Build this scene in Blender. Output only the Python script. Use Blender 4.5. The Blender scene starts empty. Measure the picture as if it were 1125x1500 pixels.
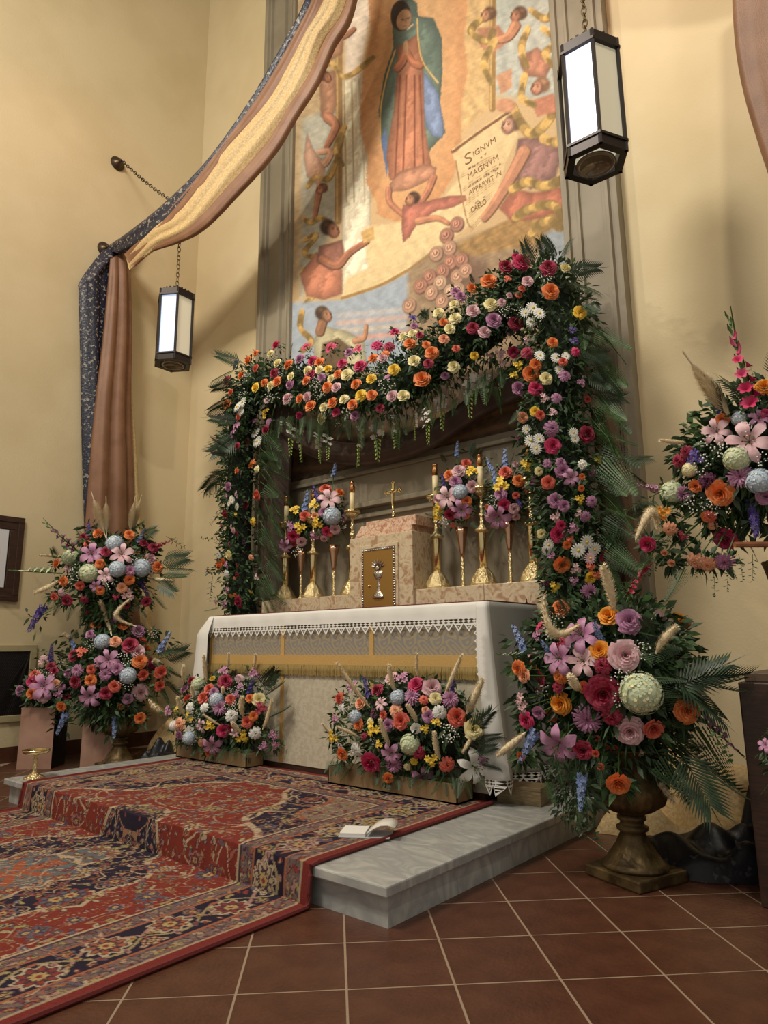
import bpy, math, random
import numpy as np
from mathutils import Vector, Matrix, noise
random.seed(7)
rng = np.random.RandomState(5)
SC = bpy.context.scene
COL = SC.collection
PI = math.pi

# ------------------------------------------------------------------ camera, world, lights, exposure
EYE = (0.0, 0.0, 0.95)
FPX = 999.0
RM = ((0.76172918, 0.64783259, -0.00903292),      # camera right
      (-0.13145306, 0.14088204, -0.98126059),     # camera down
      (-0.63442001, 0.74864223, 0.19247354))      # camera forward
cam_data = bpy.data.cameras.new('camera'); cam = bpy.data.objects.new('camera', cam_data); COL.objects.link(cam)
cam_data.sensor_fit = 'VERTICAL'; cam_data.sensor_height = 36.0; cam_data.lens = 36.0 * FPX / 1500.0
cam_data.clip_start = 0.05; cam_data.clip_end = 60
r, d, f = (Vector(v) for v in RM)
cam.matrix_world = Matrix(((r.x, -d.x, -f.x, EYE[0]), (r.y, -d.y, -f.y, EYE[1]), (r.z, -d.z, -f.z, EYE[2]), (0, 0, 0, 1)))
SC.camera = cam
world = bpy.data.worlds.new('room_air'); SC.world = world; world.use_nodes = True
world.node_tree.nodes['Background'].inputs[0].default_value = (1.0, 0.93, 0.82, 1)
world.node_tree.nodes['Background'].inputs[1].default_value = 0.38

def lamp(name, kind, loc, to, watts, col, size=1.0, angle=None, blend=.6):
    L = bpy.data.lights.new(name, kind); L.energy = watts; L.color = col
    if kind == 'AREA': L.shape = 'DISK'; L.size = size
    else: L.shadow_soft_size = size
    if kind == 'SPOT': L.spot_size = angle; L.spot_blend = blend
    o = bpy.data.objects.new(name, L); COL.objects.link(o); o.location = loc
    o.rotation_euler = (Vector(to) - Vector(loc)).to_track_quat('-Z', 'Y').to_euler()
    return o
lamp('ceiling_lamp', 'AREA', (-3.0, -1.2, 7.6), (-3.2, 3.6, 2.6), 330, (1.0, .92, .79), 1.6)
lamp('track_spot', 'SPOT', (-5.6, -0.6, 6.6), (-2.3, 4.0, 2.2), 350, (1.0, .90, .75), .10, math.radians(80))
lamp('track_spot', 'SPOT', (0.6, 0.3, 6.4), (-2.6, 4.0, 1.9), 240, (1.0, .90, .75), .10, math.radians(85))
lamp('amber_spot', 'SPOT', (-4.4, 1.6, 6.9), (-6.42, 2.9, 5.2), 42, (1.0, .52, .36), .15, math.radians(75), 1.0)
lamp('amber_spot', 'SPOT', (-0.9, 2.6, 7.3), (-0.9, 4.2, 5.4), 85, (1.0, .48, .28), .12, math.radians(70), .8)

SC.view_settings.view_transform = 'Standard'
SC.view_settings.look = 'None'
SC.view_settings.exposure = 0.0
SC.view_settings.gamma = 1.0
SC.view_settings.use_curve_mapping = False

# ------------------------------------------------------------------ small tools
def lin(c):
    c = c / 255.0
    return c / 12.92 if c <= 0.04045 else ((c + 0.055) / 1.055) ** 2.4
def rgb(*c): return tuple(lin(v) for v in c) + (1.0,)
E0 = Vector(EYE)
def ray(px, py):
    a, b = px - 562.5, py - 750.0
    return Vector([RM[0][i] * a + RM[1][i] * b + RM[2][i] * FPX for i in range(3)])
def on(px, py, ax, val):                       # the point of plane axis=val seen at a pixel
    d = ray(px, py); return E0 + d * ((val - E0[ax]) / d[ax])
def depth(P): return sum(RM[2][i] * (P[i] - E0[i]) for i in range(3))
def project(P):
    q = [sum(RM[k][i] * (P[i] - E0[i]) for i in range(3)) for k in range(3)]
    return 562.5 + FPX * q[0] / q[2], 750 + FPX * q[1] / q[2]
def on_ball(px, py, c, rad):                   # the near side of an ellipsoid, or its rim when the ray misses
    d = ray(px, py).normalized(); s = Vector([1 / v for v in rad]); c = Vector(c)
    D = Vector([d[i] * s[i] for i in range(3)]); O = Vector([(E0[i] - c[i]) * s[i] for i in range(3)])
    a, b, k = D.dot(D), O.dot(D), O.dot(O) - 1
    disc = b * b - a * k
    t = (-b - math.sqrt(disc)) / a if disc > 0 else -b / a
    if disc <= 0 and (E0 + d * t).z < c.z: t -= .7 * rad[1]          # blooms hanging below sit in front of the pot
    return E0 + d * t

MATS = {}
def mat(name, col, rough=.6, metal=0.0, col2=None, nscale=8, bump=0.0, bscale=40, coat=0, stretch=None, spec=None, detail=4, lo=.4, hi=.6, trans=0, emit=None):
    if name in MATS: return MATS[name]
    m = bpy.data.materials.new(name); m.use_nodes = True; nt = m.node_tree; N = nt.nodes; L = nt.links
    b = N['Principled BSDF']
    b.inputs['Base Color'].default_value = rgb(*col); b.inputs['Roughness'].default_value = rough; b.inputs['Metallic'].default_value = metal
    if coat: b.inputs['Coat Weight'].default_value = coat
    if spec is not None: b.inputs['Specular IOR Level'].default_value = spec
    tc = N.new('ShaderNodeTexCoord'); mp = N.new('ShaderNodeMapping'); L.new(tc.outputs['Object'], mp.inputs[0])
    if stretch: mp.inputs['Scale'].default_value = stretch
    if col2:
        n = N.new('ShaderNodeTexNoise'); n.inputs['Scale'].default_value = nscale; n.inputs['Detail'].default_value = detail
        L.new(mp.outputs[0], n.inputs['Vector'])
        rp = N.new('ShaderNodeValToRGB'); rp.color_ramp.elements[0].color = rgb(*col); rp.color_ramp.elements[1].color = rgb(*col2)
        rp.color_ramp.elements[0].position = lo; rp.color_ramp.elements[1].position = hi
        L.new(n.outputs[0], rp.inputs[0]); L.new(rp.outputs[0], b.inputs['Base Color'])
    if bump:
        n2 = N.new('ShaderNodeTexNoise'); n2.inputs['Scale'].default_value = bscale; L.new(mp.outputs[0], n2.inputs['Vector'])
        bp = N.new('ShaderNodeBump'); bp.inputs['Strength'].default_value = bump; bp.inputs['Distance'].default_value = .01
        L.new(n2.outputs[0], bp.inputs['Height']); L.new(bp.outputs[0], b.inputs['Normal'])
    if emit: b.inputs['Emission Color'].default_value = rgb(*emit[0]); b.inputs['Emission Strength'].default_value = emit[1]
    MATS[name] = m
    return m
def attr_mat(name, rough=.8, var=.25, scale=300, bump=.3):
    m = bpy.data.materials.new(name); m.use_nodes = True; N = m.node_tree.nodes; L = m.node_tree.links; b = N['Principled BSDF']
    a = N.new('ShaderNodeAttribute'); a.attribute_name = 'paint'
    n = N.new('ShaderNodeTexNoise'); n.inputs['Scale'].default_value = scale; tc = N.new('ShaderNodeTexCoord'); L.new(tc.outputs['Object'], n.inputs['Vector'])
    mr = N.new('ShaderNodeMapRange'); mr.inputs['From Min'].default_value = .3; mr.inputs['From Max'].default_value = .7
    mr.inputs['To Min'].default_value = 1 - var; mr.inputs['To Max'].default_value = 1 + var; L.new(n.outputs[0], mr.inputs['Value'])
    mx = N.new('ShaderNodeVectorMath'); mx.operation = 'SCALE'; L.new(a.outputs['Color'], mx.inputs[0]); L.new(mr.outputs[0], mx.inputs['Scale'])
    L.new(mx.outputs[0], b.inputs['Base Color']); b.inputs['Roughness'].default_value = rough; b.inputs['Specular IOR Level'].default_value = .2
    bp = N.new('ShaderNodeBump'); bp.inputs['Strength'].default_value = bump; bp.inputs['Distance'].default_value = .004
    L.new(n.outputs[0], bp.inputs['Height']); L.new(bp.outputs[0], b.inputs['Normal'])
    return m

class MB:
    """collects shapes and links them as one mesh object"""
    def __init__(s): s.v = []; s.f = []; s.m = []
    def add(s, vs, fs, mi=0, M=None):
        o = len(s.v)
        s.v += [tuple(M @ Vector(p)) for p in vs] if M is not None else [tuple(p) for p in vs]
        s.f += [tuple(i + o for i in q) for q in fs]; s.m += [mi] * len(fs); return s
    def box(s, a, b, mi=0, M=None):
        x0, y0, z0 = a; x1, y1, z1 = b
        return s.add([(x0,y0,z0),(x1,y0,z0),(x1,y1,z0),(x0,y1,z0),(x0,y0,z1),(x1,y0,z1),(x1,y1,z1),(x0,y1,z1)],
                     [(0,3,2,1),(4,5,6,7),(0,1,5,4),(1,2,6,5),(2,3,7,6),(3,0,4,7)], mi, M)
    def grid(s, P, mi=0, wrap=False, M=None):
        nu, nv = len(P), len(P[0]); fs = []
        for i in range(nu - 1):
            for j in range(nv if wrap else nv - 1):
                k = (j + 1) % nv; fs.append((i*nv+j, i*nv+k, (i+1)*nv+k, (i+1)*nv+j))
        return s.add([p for q in P for p in q], fs, mi, M)
    def lathe(s, prof, n=24, mi=0, M=None, flute=None):
        P = []
        for k, (r, z) in enumerate(prof):
            row = []
            for j in range(n):
                a = 2 * PI * j / n; rr = r
                if flute and flute[0] <= k <= flute[1]: rr = r * (1 + flute[2] * math.cos(a * flute[3]))
                row.append((rr * math.cos(a), rr * math.sin(a), z))
            P.append(row)
        s.grid(P, mi, True, M)
        o = len(s.v) - n * len(prof)
        s.f.append(tuple(o + j for j in range(n))[::-1]); s.m.append(mi)
        s.f.append(tuple(o + (len(prof) - 1) * n + j for j in range(n))); s.m.append(mi); return s
    def tube(s, pts, rad, n=6, mi=0, M=None):
        pts = [Vector(p) for p in pts]; P = []; up = Vector((0.13, .27, .95))
        for i, p in enumerate(pts):
            t = (pts[min(i+1, len(pts)-1)] - pts[max(i-1, 0)]).normalized()
            a = t.cross(up); a = a.normalized() if a.length > 1e-4 else Vector((1, 0, 0)); b = t.cross(a)
            rr = rad[i] if isinstance(rad, (list, tuple)) else rad
            P.append([p + (a * math.cos(2*PI*j/n) + b * math.sin(2*PI*j/n)) * rr for j in range(n)])
        s.grid(P, mi, True, M)
        o = len(s.v) - n * len(pts)
        s.f.append(tuple(o + j for j in range(n))); s.m.append(mi)
        s.f.append(tuple(o + (len(pts)-1)*n + j for j in range(n))[::-1]); s.m.append(mi); return s
    def ball(s, c, r, n=8, mi=0, sc=(1, 1, 1), M=None):
        P = []
        for i in range(n // 2 + 1):
            t = PI * (i + .02) / (n // 2 + .04)
            P.append([(c[0] + r*sc[0]*math.sin(t)*math.cos(2*PI*j/n), c[1] + r*sc[1]*math.sin(t)*math.sin(2*PI*j/n), c[2] + r*sc[2]*math.cos(t)) for j in range(n)])
        return s.grid(P, mi, True, M)
    def mesh(s, name, mats, smooth=True):
        me = bpy.data.meshes.new(name); me.from_pydata(s.v, [], s.f)
        for m in (mats if isinstance(mats, (list, tuple)) else [mats]): me.materials.append(m)
        me.polygons.foreach_set('material_index', s.m)
        if smooth: me.polygons.foreach_set('use_smooth', [True] * len(s.f))
        me.update(); return me
    def obj(s, name, mats, parent=None, smooth=False, loc=None, bevel=0):
        o = bpy.data.objects.new(name, s.mesh(name, mats, smooth)); COL.objects.link(o)
        if parent: o.parent = parent
        if loc: o.location = loc
        if bevel:
            b = o.modifiers.new('bevel', 'BEVEL'); b.width = bevel; b.segments = 2; b.limit_method = 'ANGLE'
        return o
def tag(o, label=None, cat=None, group=None, kind=None):
    for k, v in (('label', label), ('category', cat), ('group', group), ('kind', kind)):
        if v: o[k] = v
    return o
def thing(name, label, cat, loc=(0, 0, 0), rz=0, group=None):
    o = bpy.data.objects.new(name, None); COL.objects.link(o); o.location = loc; o.rotation_euler = (0, 0, rz)
    o.empty_display_size = .1
    return tag(o, label, cat, group)
def copy_tree(o, parent=None):
    c = o.copy(); COL.objects.link(c); c.parent = parent
    for ch in list(o.children): copy_tree(ch, c)
    return c
def sm(o):
    o.data.polygons.foreach_set('use_smooth', [True] * len(o.data.polygons)); return o
def auto(o, ang=35):
    o.data.polygons.foreach_set('use_smooth', [True] * len(o.data.polygons))
    o.data.set_sharp_from_angle(angle=math.radians(ang)); return o

# ------------------------------------------------------------------ materials
def plaster():
    m = mat('wall_plaster', (213, 196, 158), .75, 0, (205, 187, 147), 1.2, .12, 60); return m
M_wall = plaster()
M_stone = mat('grey_stone_paint', (128, 118, 98), .6, 0, (140, 130, 110), 3, .08, 30)
M_tile = mat('terracotta_tile', (74, 44, 31), .36, 0, (92, 57, 41), 9, .25, 55, lo=.3, hi=.7)
M_grout = mat('grout', (150, 130, 108), .9)
def marble(name, base, vein, vscale, rough=.28, rot=.6, w=.03, blotch=None):
    m = bpy.data.materials.new(name); m.use_nodes = True; N = m.node_tree.nodes; L = m.node_tree.links; b = N['Principled BSDF']
    tc = N.new('ShaderNodeTexCoord'); mp = N.new('ShaderNodeMapping'); mp.inputs['Rotation'].default_value = (rot, rot * .7, rot); L.new(tc.outputs['Object'], mp.inputs[0])
    mp.inputs['Scale'].default_value = (1, 2.2, 1)
    n = N.new('ShaderNodeTexNoise'); n.inputs['Scale'].default_value = vscale; n.inputs['Detail'].default_value = 8; n.inputs['Distortion'].default_value = 1.2; L.new(mp.outputs[0], n.inputs['Vector'])
    rp = N.new('ShaderNodeValToRGB'); e = rp.color_ramp.elements
    e[0].position = .5 - w * 3; e[0].color = rgb(*base); e[1].position = .5 + w * 3; e[1].color = rgb(*base)
    k = e.new(.5); k.color = rgb(*vein)
    if blotch:
        k = e.new(.64); k.color = rgb(*blotch)
        k = e.new(.34); k.color = rgb(*blotch)
    L.new(n.outputs[0], rp.inputs[0]); L.new(rp.outputs[0], b.inputs['Base Color']); b.inputs['Roughness'].default_value = rough
    return m
M_carrara = marble('white_marble', (188, 188, 181), (156, 158, 156), 4.5, .25, w=.07)
M_breccia = marble('beige_marble', (190, 168, 136), (206, 190, 160), 14, .32, w=.03, blotch=(168, 134, 104))
M_pink = marble('pink_marble', (196, 150, 124), (220, 196, 168), 22, .32, w=.03, blotch=(170, 116, 94))
M_brass = mat('polished_brass', (232, 212, 160), .17, 1.0, bump=.08, bscale=60)
M_brassr = mat('embossed_brass', (226, 206, 156), .24, 1.0, bump=1.0, bscale=110)
M_rosegold = mat('rose_gold', (206, 164, 134), .25, 1.0)
M_silver = mat('silver', (205, 200, 190), .25, 1.0, bump=.5, bscale=90)
M_oldgold = mat('antique_gold', (124, 104, 68), .5, .6, (82, 66, 42), 12, .3, 40)
M_iron = mat('dark_iron', (48, 42, 40), .4, .6)
M_white = mat('white_linen', (226, 224, 218), .85, bump=.15, bscale=300)
M_lace = mat('white_lace', (232, 230, 224), .9)
M_cream = mat('cream_brocade', (196, 188, 166), .6, 0, (186, 177, 154), 30, .15, 80, lo=.47, hi=.53)
M_goldband = mat('gold_ribbon', (198, 160, 96), .5, bump=.3, bscale=260)
M_fringe = mat('gold_fringe', (160, 136, 82), .6)
M_wood = mat('dark_wood', (50, 32, 24), .4, 0, (64, 42, 30), 14, stretch=(1, 1, 8))
M_wax = mat('ivory_wax', (226, 208, 160), .5)
M_copper = mat('copper_cloth', (134, 95, 68), .5, 0, (122, 84, 58), 6, .2, 200)
M_gold = mat('gold_brocade', (198, 172, 124), .55, 0, (182, 152, 102), 60, .3, 90, lo=.42, hi=.58)
M_navy = mat('navy_brocade', (30, 33, 52), .42, 0, (140, 134, 122), 34, .4, 60, lo=.58, hi=.62, detail=3)
M_navyd = mat('dark_navy_sheen', (13, 14, 22), .45, 0, (70, 68, 70), 30, .5, 50, lo=.62, hi=.68, detail=2); MATS['dark_navy_sheen'].node_tree.nodes['Bump'].inputs['Strength'].default_value = .15  # pale flecks put sparse highlights into the colour of the shiny cloth
M_kraft = mat('kraft_card', (138, 112, 78), .8)
M_pinkbox = mat('rose_marbled_panel', (176, 140, 120), .5, 0, (152, 112, 94), 5, lo=.35, hi=.7)
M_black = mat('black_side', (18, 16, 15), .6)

# ------------------------------------------------------------------ floor, walls, steps
def structure(name, mb, m, parent=None, bevel=0):
    o = mb.obj(name, m, parent, bevel=bevel)
    if not parent: o['kind'] = 'structure'
    return o
fl = structure('floor', MB().box((-7.2, -1.5, -.06), (1.6, 4.3, -.001)), M_grout)
T = .309; TA = math.radians(44.5); A0 = Vector((-1.695, 1.782, 0)); ux = Vector((math.cos(TA), math.sin(TA), 0)); uy = Vector((-ux.y, ux.x, 0))
tile_mesh = None; tiles = 0
for i in range(-22, 18):
    for j in range(-18, 22):
        c = A0 + ux * (i + .5) * T + uy * (j + .5) * T
        if not (-6.3 < c.x < 1.3 and .3 < c.y < 4.0): continue
        if -4.6 < c.x < -1.88 and c.y > 2.15: continue
        if -4.3 < c.x < -2.25 and c.y > .8: continue
        px, py = project(c) if depth(c) > .3 else (9999, 9999)
        if px < -260 or px > 1400 or py > 1800 or tiles >= 290: continue
        if tile_mesh is None:
            o = MB().box((-T/2+.0038, -T/2+.0038, -.006), (T/2-.0038, T/2-.0038, 0)).obj('tile', M_tile, fl); o.data.name = 'tile'
            tile_mesh = o.data
        else:
            o = bpy.data.objects.new('tile', tile_mesh); COL.objects.link(o); o.parent = fl
        tiles += 1
        o.location = (c.x, c.y, random.uniform(-.0006, .0006)); o.rotation_euler = (0, 0, TA)
structure('wall_left', MB().box((-6.6, -1.5, 0), (-6.42, 4.4, 11)), M_wall)
structure('wall_back', MB().box((-6.6, 4.2, 0), (1.6, 4.38, 11)), M_wall)
structure('ceiling', MB().box((-6.6, -1.5, 11), (1.6, 4.4, 11.1)), M_wall)
structure('baseboard_left', MB().box((-6.42, -1.5, 0), (-6.405, 4.2, .13)), M_tile)
structure('baseboard_back', MB().box((-6.42, 4.188, 0), (1.6, 4.2, .13)), M_tile)
# marble steps
plat = bpy.data.objects.new('altar_platform', None); COL.objects.link(plat); plat['kind'] = 'structure'
MB().box((-4.80, 1.955, 0), (-1.655, 4.19, .105)).obj('riser', M_carrara, plat)
for a, b in (((-4.83, 1.925), (-4.50, 4.19)), ((-2.0, 1.925), (-1.635, 4.19)), ((-4.497, 1.925), (-2.003, 4.19))):
    MB().box((a[0], a[1], .105), (b[0], b[1], .143)).obj('tread_slab', M_carrara, plat, bevel=.006)
# stone surround of the mural
tr = bpy.data.objects.new('trim_1', None); COL.objects.link(tr); tr['kind'] = 'structure'
def pilaster(x0, x1, flip):
    mb = MB()
    prof = [(0, .10), (.05, .10), (.06, .125), (.085, .125), (.095, .10), (.115, .10), (.125, .07), (.30, .07), (.31, .09), (.33, .09), (.345, .06), (.40, .06), (.41, .08), (.435, .08), (.445, .02), (1, .02)]
    w = x1 - x0; pts = []
    for t, dd in prof:
        t = min(t, 1) if t == 1 else t * (w / .46) / w
        pts.append((x0 + t * w if not flip else x1 - t * w, 4.2 - dd))
    pts[-1] = ((x1 if not flip else x0), 4.18)
    P = [[(x, y, z) for x, y in pts] for z in (.0, 8.9)]
    mb.grid(P)
    e = pts[0]; mb.add([(e[0], 4.21, 0), (e[0], e[1], 0), (e[0], e[1], 8.9), (e[0], 4.21, 8.9)], [(0, 1, 2, 3)])
    return mb.obj('pilaster', M_stone, tr)
pilaster(-5.16, -4.70, False); pilaster(-1.82, -1.42, True)
MB().box((-4.72, 4.12, 0.1), (-1.80, 4.199, 2.10)).obj('stone_panel', M_stone, tr)
MB().box((-4.72, 4.08, 2.10), (-1.80, 4.199, 2.34)).obj('stone_panel', M_stone, tr, bevel=.004)
for z0, z1, y in ((2.34, 2.37, 4.05), (2.37, 2.43, 4.10), (2.06, 2.10, 4.04), (1.98, 2.02, 4.09)):
    MB().box((-4.72, y, z0), (-1.80, 4.199, z1)).obj('moulding', M_stone, tr, bevel=.006)
# ------------------------------------------------------------------ mural: painted colour masses on one flat panel
def seg_d(X, Y, a, b):
    ax, ay = a; bx, by = b; dx, dy = bx - ax, by - ay; L = dx*dx + dy*dy + 1e-9
    t = np.clip(((X-ax)*dx + (Y-ay)*dy) / L, 0, 1); return np.hypot(X - ax - t*dx, Y - ay - t*dy)
def smooth2(P, m=5):
    out = []; n = len(P)
    for i in range(n-1):
        a, b, c, d = (np.array(P[max(0, min(n-1, k))], float) for k in (i-1, i, i+1, i+2))
        for j in range(m): t = j/m; out.append(tuple(.5*((2*b)+(c-a)*t+(2*a-5*b+4*c-d)*t*t+(3*b-a-3*c+d)*t**3)))
    return out + [tuple(P[-1])]
class Paint:
    def __init__(s, X, Y, base):
        s.X, s.Y = X, Y; s.C = np.zeros(X.shape + (3,)) + np.array(base, float)
        s.n = s.noise(38, 4); s.n2 = s.noise(9, 3)
    def noise(s, sc, oc):
        out = 0; amp = 1
        r = np.random.RandomState(int(sc * 7) % 97)
        for o in range(oc):
            for _ in range(5):
                a = r.uniform(0, 6.28); k = 6.28 / sc * r.uniform(.5, 1.3); out = out + amp * np.sin(s.X * math.cos(a) * k + s.Y * math.sin(a) * k + r.uniform(0, 6.28) + 1.4 * np.sin(s.Y * k * .6 + a))
            sc *= .5; amp *= .55
        return out / 5
    def mix(s, w, col, shade=.12):
        c = np.array(col, float) * (1 + shade * s.n[..., None])
        s.C = s.C * (1 - w[..., None]) + c * w[..., None]
    def poly(s, pts, col, soft=2.0, shade=.12, wob=2, rnd=0):
        X, Y = s.X + wob * s.n2, s.Y + wob * s.n; ins = np.zeros(X.shape, bool); dm = np.full(X.shape, 1e9)
        for (x0, y0), (x1, y1) in zip(pts, pts[1:] + pts[:1]):
            if y0 != y1:
                c = ((Y > y0) != (Y > y1)) & (X < (x1-x0) * (Y-y0) / (y1-y0) + x0); ins ^= c
            dm = np.minimum(dm, seg_d(X, Y, (x0, y0), (x1, y1)))
        w_ = np.clip(.5 + np.where(ins, dm, -dm) / (2 * soft), 0, 1)
        if rnd:                                # rounded form: dark turning edges, lighter middle, folds
            k = np.clip(dm / rnd, 0, 1); lum = (.66 + .42 * np.sqrt(k) + .10 * np.sin((s.X*.75 + s.Y*.35 + 16*s.n) * .16) * k)[..., None]
            s.C = s.C * (1 - w_[..., None]) + np.clip(np.array(col, float) * lum * (1 + shade*.6*s.n[..., None]), 0, 255) * w_[..., None]
        else: s.mix(w_, col, shade)
        return np.where(ins, dm, 0)
    def ell(s, x, y, a, b, col, rot=0, soft=.12, shade=.12):
        c, k = math.cos(rot), math.sin(rot); u = (s.X-x)*c + (s.Y-y)*k; v = -(s.X-x)*k + (s.Y-y)*c
        s.mix(np.clip((1 - np.hypot(u/a, v/b)) / soft, 0, 1), col, shade)
    def line(s, pts, w, col, soft=2, w2=None, shade=.1):
        if len(pts) > 2: pts = smooth2(pts)
        n = len(pts) - 1
        for i, (a, b) in enumerate(zip(pts, pts[1:])):
            ww = w if w2 is None else w + (w2 - w) * i / max(1, n - 1)
            s.mix(np.clip((ww/2 - seg_d(s.X, s.Y, a, b)) / soft + .5, 0, 1), col, shade)
    def limb(s, pts, w, w2, col):               # an arm or leg: shadow side, body, light
        dk = [c*.62 for c in col]; lt = [min(255, c*1.18) for c in col]
        s.line([(x+2.5, y+2.5) for x, y in pts], w, dk, 3, w2); s.line(pts, w*.86, col, 3, w2*.86); s.line([(x-w*.14, y-w*.14) for x, y in pts], w*.3, lt, 4, w2*.3)
    def ribbon(s, pts, w, col=(222, 176, 98)):
        dk = [c*.66 for c in col]; lt = [min(255, c*1.14) for c in col]
        w = w*.8; q = smooth2(pts) if len(pts) > 2 else pts; s.line([(x+2, y+3) for x, y in q], w, dk, 3); s.line(q, w*.8, col, 3)
        for k in range(1, len(q)-1):
            ww = w*(.55 + .75*abs(math.sin(k*.62 + pts[0][0]))); s.line([q[k-1], q[k+1]], ww, [c*(.80 + .22*math.sin(k*1.25)) for c in col], 5)
            if k % 5 < 3: s.line([(q[k][0]-1, q[k][1]-ww*.28), (q[k+1][0]-1, q[k+1][1]-ww*.28)], ww*.3, lt, 4)
            if k % 5 == 4: s.line([(q[k][0]+ww*.1, q[k][1]+ww*.42), (q[k+1][0]+ww*.1, q[k+1][1]+ww*.42)], ww*.2, dk, 3)
    def head(s, x, y, r, skin, hair, look=1):
        r = r*.82; dk = [c*.62 for c in skin]; lt = [min(255, c*1.16) for c in skin]
        s.ell(x - look*r*.35, y - r*.25, r*1.0, r*1.0, hair, soft=.3); s.ell(x - look*r*.5, y - r*.6, r*.5, r*.4, [min(255,c*1.5) for c in hair], soft=.8)
        s.ell(x + look*r*.2, y + r*.12, r*.72, r*.9, dk, rot=-.35*look, soft=.2); s.ell(x + look*r*.28, y + r*.06, r*.6, r*.8, skin, rot=-.35*look, soft=.4); s.ell(x + look*r*.42, y - r*.05, r*.3, r*.5, lt, rot=-.35*look, soft=.8)
        s.line([(x+look*r*.62, y-r*.1), (x+look*r*.86, y+r*.28), (x+look*r*.66, y+r*.36)], r*.13, dk, 1.5)
        for q in (.2, .66): s.ell(x + look*r*q, y - r*.08, r*.15, r*.075, [c*.4 for c in skin]); s.line([(x+look*r*(q-.16), y-r*.26), (x+look*r*(q+.14), y-r*.3)], r*.08, [c*.5 for c in skin], 1.2)
        s.ell(x + look*r*.52, y + r*.56, r*.2, r*.08, (150, 78, 64))
def colour_grid(P, C, name, material, parent=None):
    nu, nv = P.shape[:2]; me = bpy.data.meshes.new(name)
    idx = np.arange(nu*nv).reshape(nu, nv)
    F = np.stack([idx[:-1, :-1], idx[:-1, 1:], idx[1:, 1:], idx[1:, :-1]], -1).reshape(-1, 4)
    me.vertices.add(nu*nv); me.vertices.foreach_set('co', P.reshape(-1).astype(np.float32))
    me.loops.add(len(F)*4); me.loops.foreach_set('vertex_index', F.reshape(-1).astype(np.int32))
    me.polygons.add(len(F)); me.polygons.foreach_set('loop_start', (np.arange(len(F))*4).astype(np.int32)); me.update(calc_edges=True)
    me.polygons.foreach_set('use_smooth', np.ones(len(F), bool))
    at = me.color_attributes.new('paint', 'FLOAT_COLOR', 'POINT')
    c = np.clip(C.reshape(-1, 3) / 255.0, 0, 1); c = np.where(c <= .04045, c/12.92, ((c+.055)/1.055)**2.4)
    at.data.foreach_set('color', np.concatenate([c, np.ones((len(c), 1))], 1).reshape(-1).astype(np.float32))
    me.materials.append(material); o = bpy.data.objects.new(name, me); COL.objects.link(o); o.parent = parent; return o
mural = thing('mural', 'painted mural of a robed figure in amber glow on the wall over the altar', 'mural', (-3.255, 4.17, 2.45))
MX0, MX1, MZ0, MZ1 = -4.70, -1.81, 2.43, 8.2
gx = np.arange(MX0, MX1, .0085); gz = np.arange(MZ0, MZ1, .0095)
GX, GZ = np.meshgrid(gx, gz); YM = 4.165
dxv = GX - EYE[0]; dyv = YM - EYE[1]; dzv = GZ - EYE[2]
q = [RM[k][0]*dxv + RM[k][1]*dyv + RM[k][2]*dzv for k in range(3)]
S1 = 2.1635
U = (562.5 + FPX*q[0]/q[2] - 380) * S1; V = (750 + FPX*q[1]/q[2]) * S1
p = Paint(U, V, (206, 170, 122))
sky = (178, 178, 166)
p.poly([(100,-900),(300,-900),(290,0),(250,300),(150,900),(100,900)], (190,160,118), 20)
p.poly([(740,-900),(1000,-900),(1000,330),(740,300)], sky, 14)
p.poly([(600,-900),(745,-900),(745,330),(640,420),(640,100)], (208,168,112), 8)
p.poly([(135,380),(250,330),(240,700),(130,960)], (180,176,158), 10)
p.poly([(290,-600),(380,-600),(360,0),(325,200),(318,400),(280,420),(270,250)], (226,206,184), 6)
p.poly([(258,250),(318,250),(330,450),(352,560),(352,905),(262,945)], (230,216,186), 4, rnd=16)
for x, c in ((268,(190,165,120)), (292,(196,176,140)), (310,(240,230,206)), (326,(205,185,150))): p.line([(x,250),(x+8,640)], 5, c, 3)
p.line([(250,-500),(252,300),(250,700)], 22, (150,112,66), 3); p.line([(246,-500),(246,700)], 6, (196,158,100), 3)
p.line([(742,-500),(738,345)], 20, (150,112,62), 3); p.line([(737,-500),(733,345)], 6, (206,166,100), 3)
glow = [(372,-420),(350,-200),(345,0),(352,100),(335,190),(320,330),(322,420),(345,500),(338,580),(372,640),(372,680),(440,705),(490,690),(560,640),(615,560),(640,450),(640,330),(660,230),(648,120),(660,30),(640,-200),(600,-420)]
dm = p.poly(glow, (204,142,92), 3, .08, 5); w = np.clip(dm/100, 0, 1); p.mix(w*.7, (222,174,118), .06)
p.poly([(330,720),(440,705),(560,650),(640,560),(700,690),(560,790),(450,860),(330,945),(262,950),(275,880),(345,850)], (232,202,148), 6, .07)
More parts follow.
